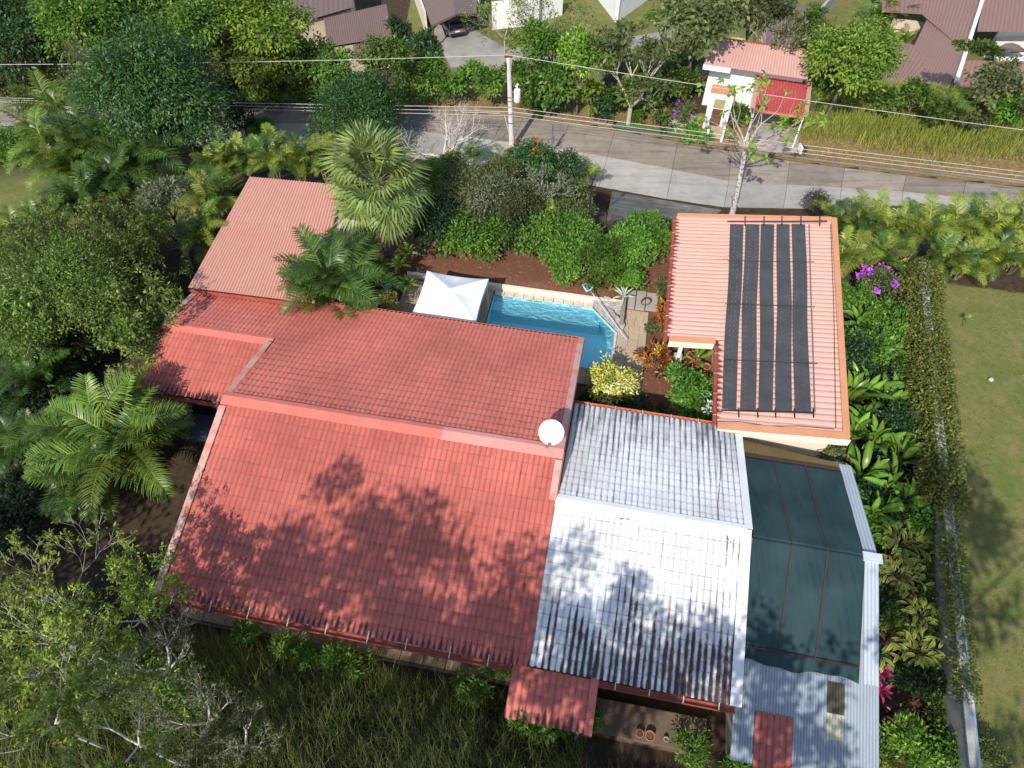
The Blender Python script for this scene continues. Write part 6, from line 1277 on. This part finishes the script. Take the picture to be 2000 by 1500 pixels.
for a in ((310, 1290, 2.6, 80, 'grey twiggy shrub with small pale leaves below the roof corner'), (390, 1400, 1.4, 85, 'grey twiggy shrub right of the tufted trees'), (170, 1330, 2.8, 80, 'grey twiggy shrub between the tufted trees'), (470, 1450, 1.1, 60, 'last grey twiggy shrub on the grass bank')):
    bare_tree(a[0], a[1], a[2], a[3], a[4], 'twig', 'twiggy_shrub', 'shrub', 5, .085, n=3, spread=.5, leaves='olive', ncl=4, lsz=.1, keep=.7)
shrub('fine', 70, 1300, .8, 150, 'undergrowth_shrub', 'low green undergrowth beneath the tufted trees', .45); shrub('fine', 260, 1380, .5, 120, 'undergrowth_shrub', 'low undergrowth beneath the twiggy shrubs', .35)
# grass field beyond the road, right
def field():
    rng = np.random.RandomState(19); n = 34000; X = rng.uniform(19.6, 50, n * 2); Y = rng.uniform(36, 62, n * 2); yt = y_top(X); d = Y - yt; k = (d > 2.2 + np.sin(X * .6) * .8) & (d < 13); k &= rng.rand(n * 2) < np.clip((d - 1.8) / 2.6, .2, 1); XY = np.stack([X, Y], -1)[k][:n]
    grass_mesh(rng, XY, terrain(XY[:, 0], XY[:, 1]) - .03, .75, .05, (-.1, .1), 'field', 'field_grass', 'tall yellow green grass field across the road on the right', .45)
    X = rng.uniform(-30, 50, 16000); d = rng.uniform(.7, 4, 16000); Y = y_top(X) + d; k = (rng.rand(16000) < .6) & ~((X > 12) & (X < 20)); XY = np.stack([X, Y], -1)[k]
    grass_mesh(rng, XY, terrain(XY[:, 0], XY[:, 1]) - .02, .22, .05, (0, 0), 'dry', 'verge_grass', 'short dry straw on the far road verge', .9)
field()
def lawn_blades():
    rng = np.random.RandomState(29); n = 52000; X = rng.uniform(14, 34, n); Y = rng.uniform(3.2, 31, n); u, v = touv(X, Y); k = (u > 16.2 + .02 * (v - 12) - np.clip(-v + 6, 0, 14) * .09) & (X < 9 + Y * .95 + 8) & (v < 17)
    cl = np.sin(X * 1.3 + np.sin(Y * .9) * 2) + np.sin(Y * 1.9 + X * .7); k &= rng.rand(n) < .55 + .22 * cl; XY = np.stack([X, Y], -1)[k]; h = len(XY) * 2 // 3
    grass_mesh(rng, XY[:h], terrain(XY[:h, 0], XY[:h, 1]) - .01, .1, .022, (0, 0), 'field', 'lawn_grass', 'short green grass tufts on the right hand lawn', .9)
    grass_mesh(rng, XY[h:], terrain(XY[h:, 0], XY[h:, 1]) - .01, .09, .02, (0, 0), 'dry', 'dry_lawn_grass', 'dry brown grass tufts on the right hand lawn', 1.)
lawn_blades()
# tall trees on the slope behind the viewpoint; their crowns shade the front roof
for a in ((-13.0, -5.5, 17.4, 3.4), (-9.6, -6.2, 17.2, 3.4), (-5.4, -5.8, 15.8, 3.2), (-3.3, -7.4, 13.8, 2.9), (-1.2, -5.6, 14.0, 2.9), (-7.4, -5.4, 14.2, 3.), (3.4, -6.4, 13.6, 3.0), (10.6, -5.6, 16., 3.9), (-12, -12.5, 14, 3.), (-4.6, -12.5, 14, 3.), (2., -12.5, 14, 3.), (8.6, -12.5, 14.5, 3.6), (-22, 3.2, 9., 3.9)):
    SEED[0] += 1; rng = np.random.RandomState(SEED[0]); z0 = float(terrain(a[0], a[1])); e = empty('shade_tree', (a[0], a[1], z0), 'tall broad tree behind the viewpoint, out of the picture, whose crown shades the roofs', 'tree', 'trees behind the viewpoint')
    o = mk('crown', crown_mesh(rng, (a[3], a[3], a[3] * .85), (1900 if a[0] < 5 else 3200) if -10 < a[1] < 0 else 650 if a[1] < -10 else 2600, .34, .17, clump=40, inner=.3, cr=.2), L['far'], e, world=False); o.location = (0, 0, a[2] - z0)
    rnd = random.Random(SEED[0]); segs = [(np.array([0, 0, -.5]), np.array([.2, 0, a[2] - z0 - 2]), .17, .12)]
    for k in range(7): q = np.array([math.cos(k * .9) * a[3] * .7, math.sin(k * .9) * a[3] * .7, a[2] - z0 + rnd.uniform(-1, 2)]); segs.append((segs[0][1], q, .08, .03))
    mk('trunk', seg_mesh(segs, 'trunk', 7), M['bark'], e, world=False)
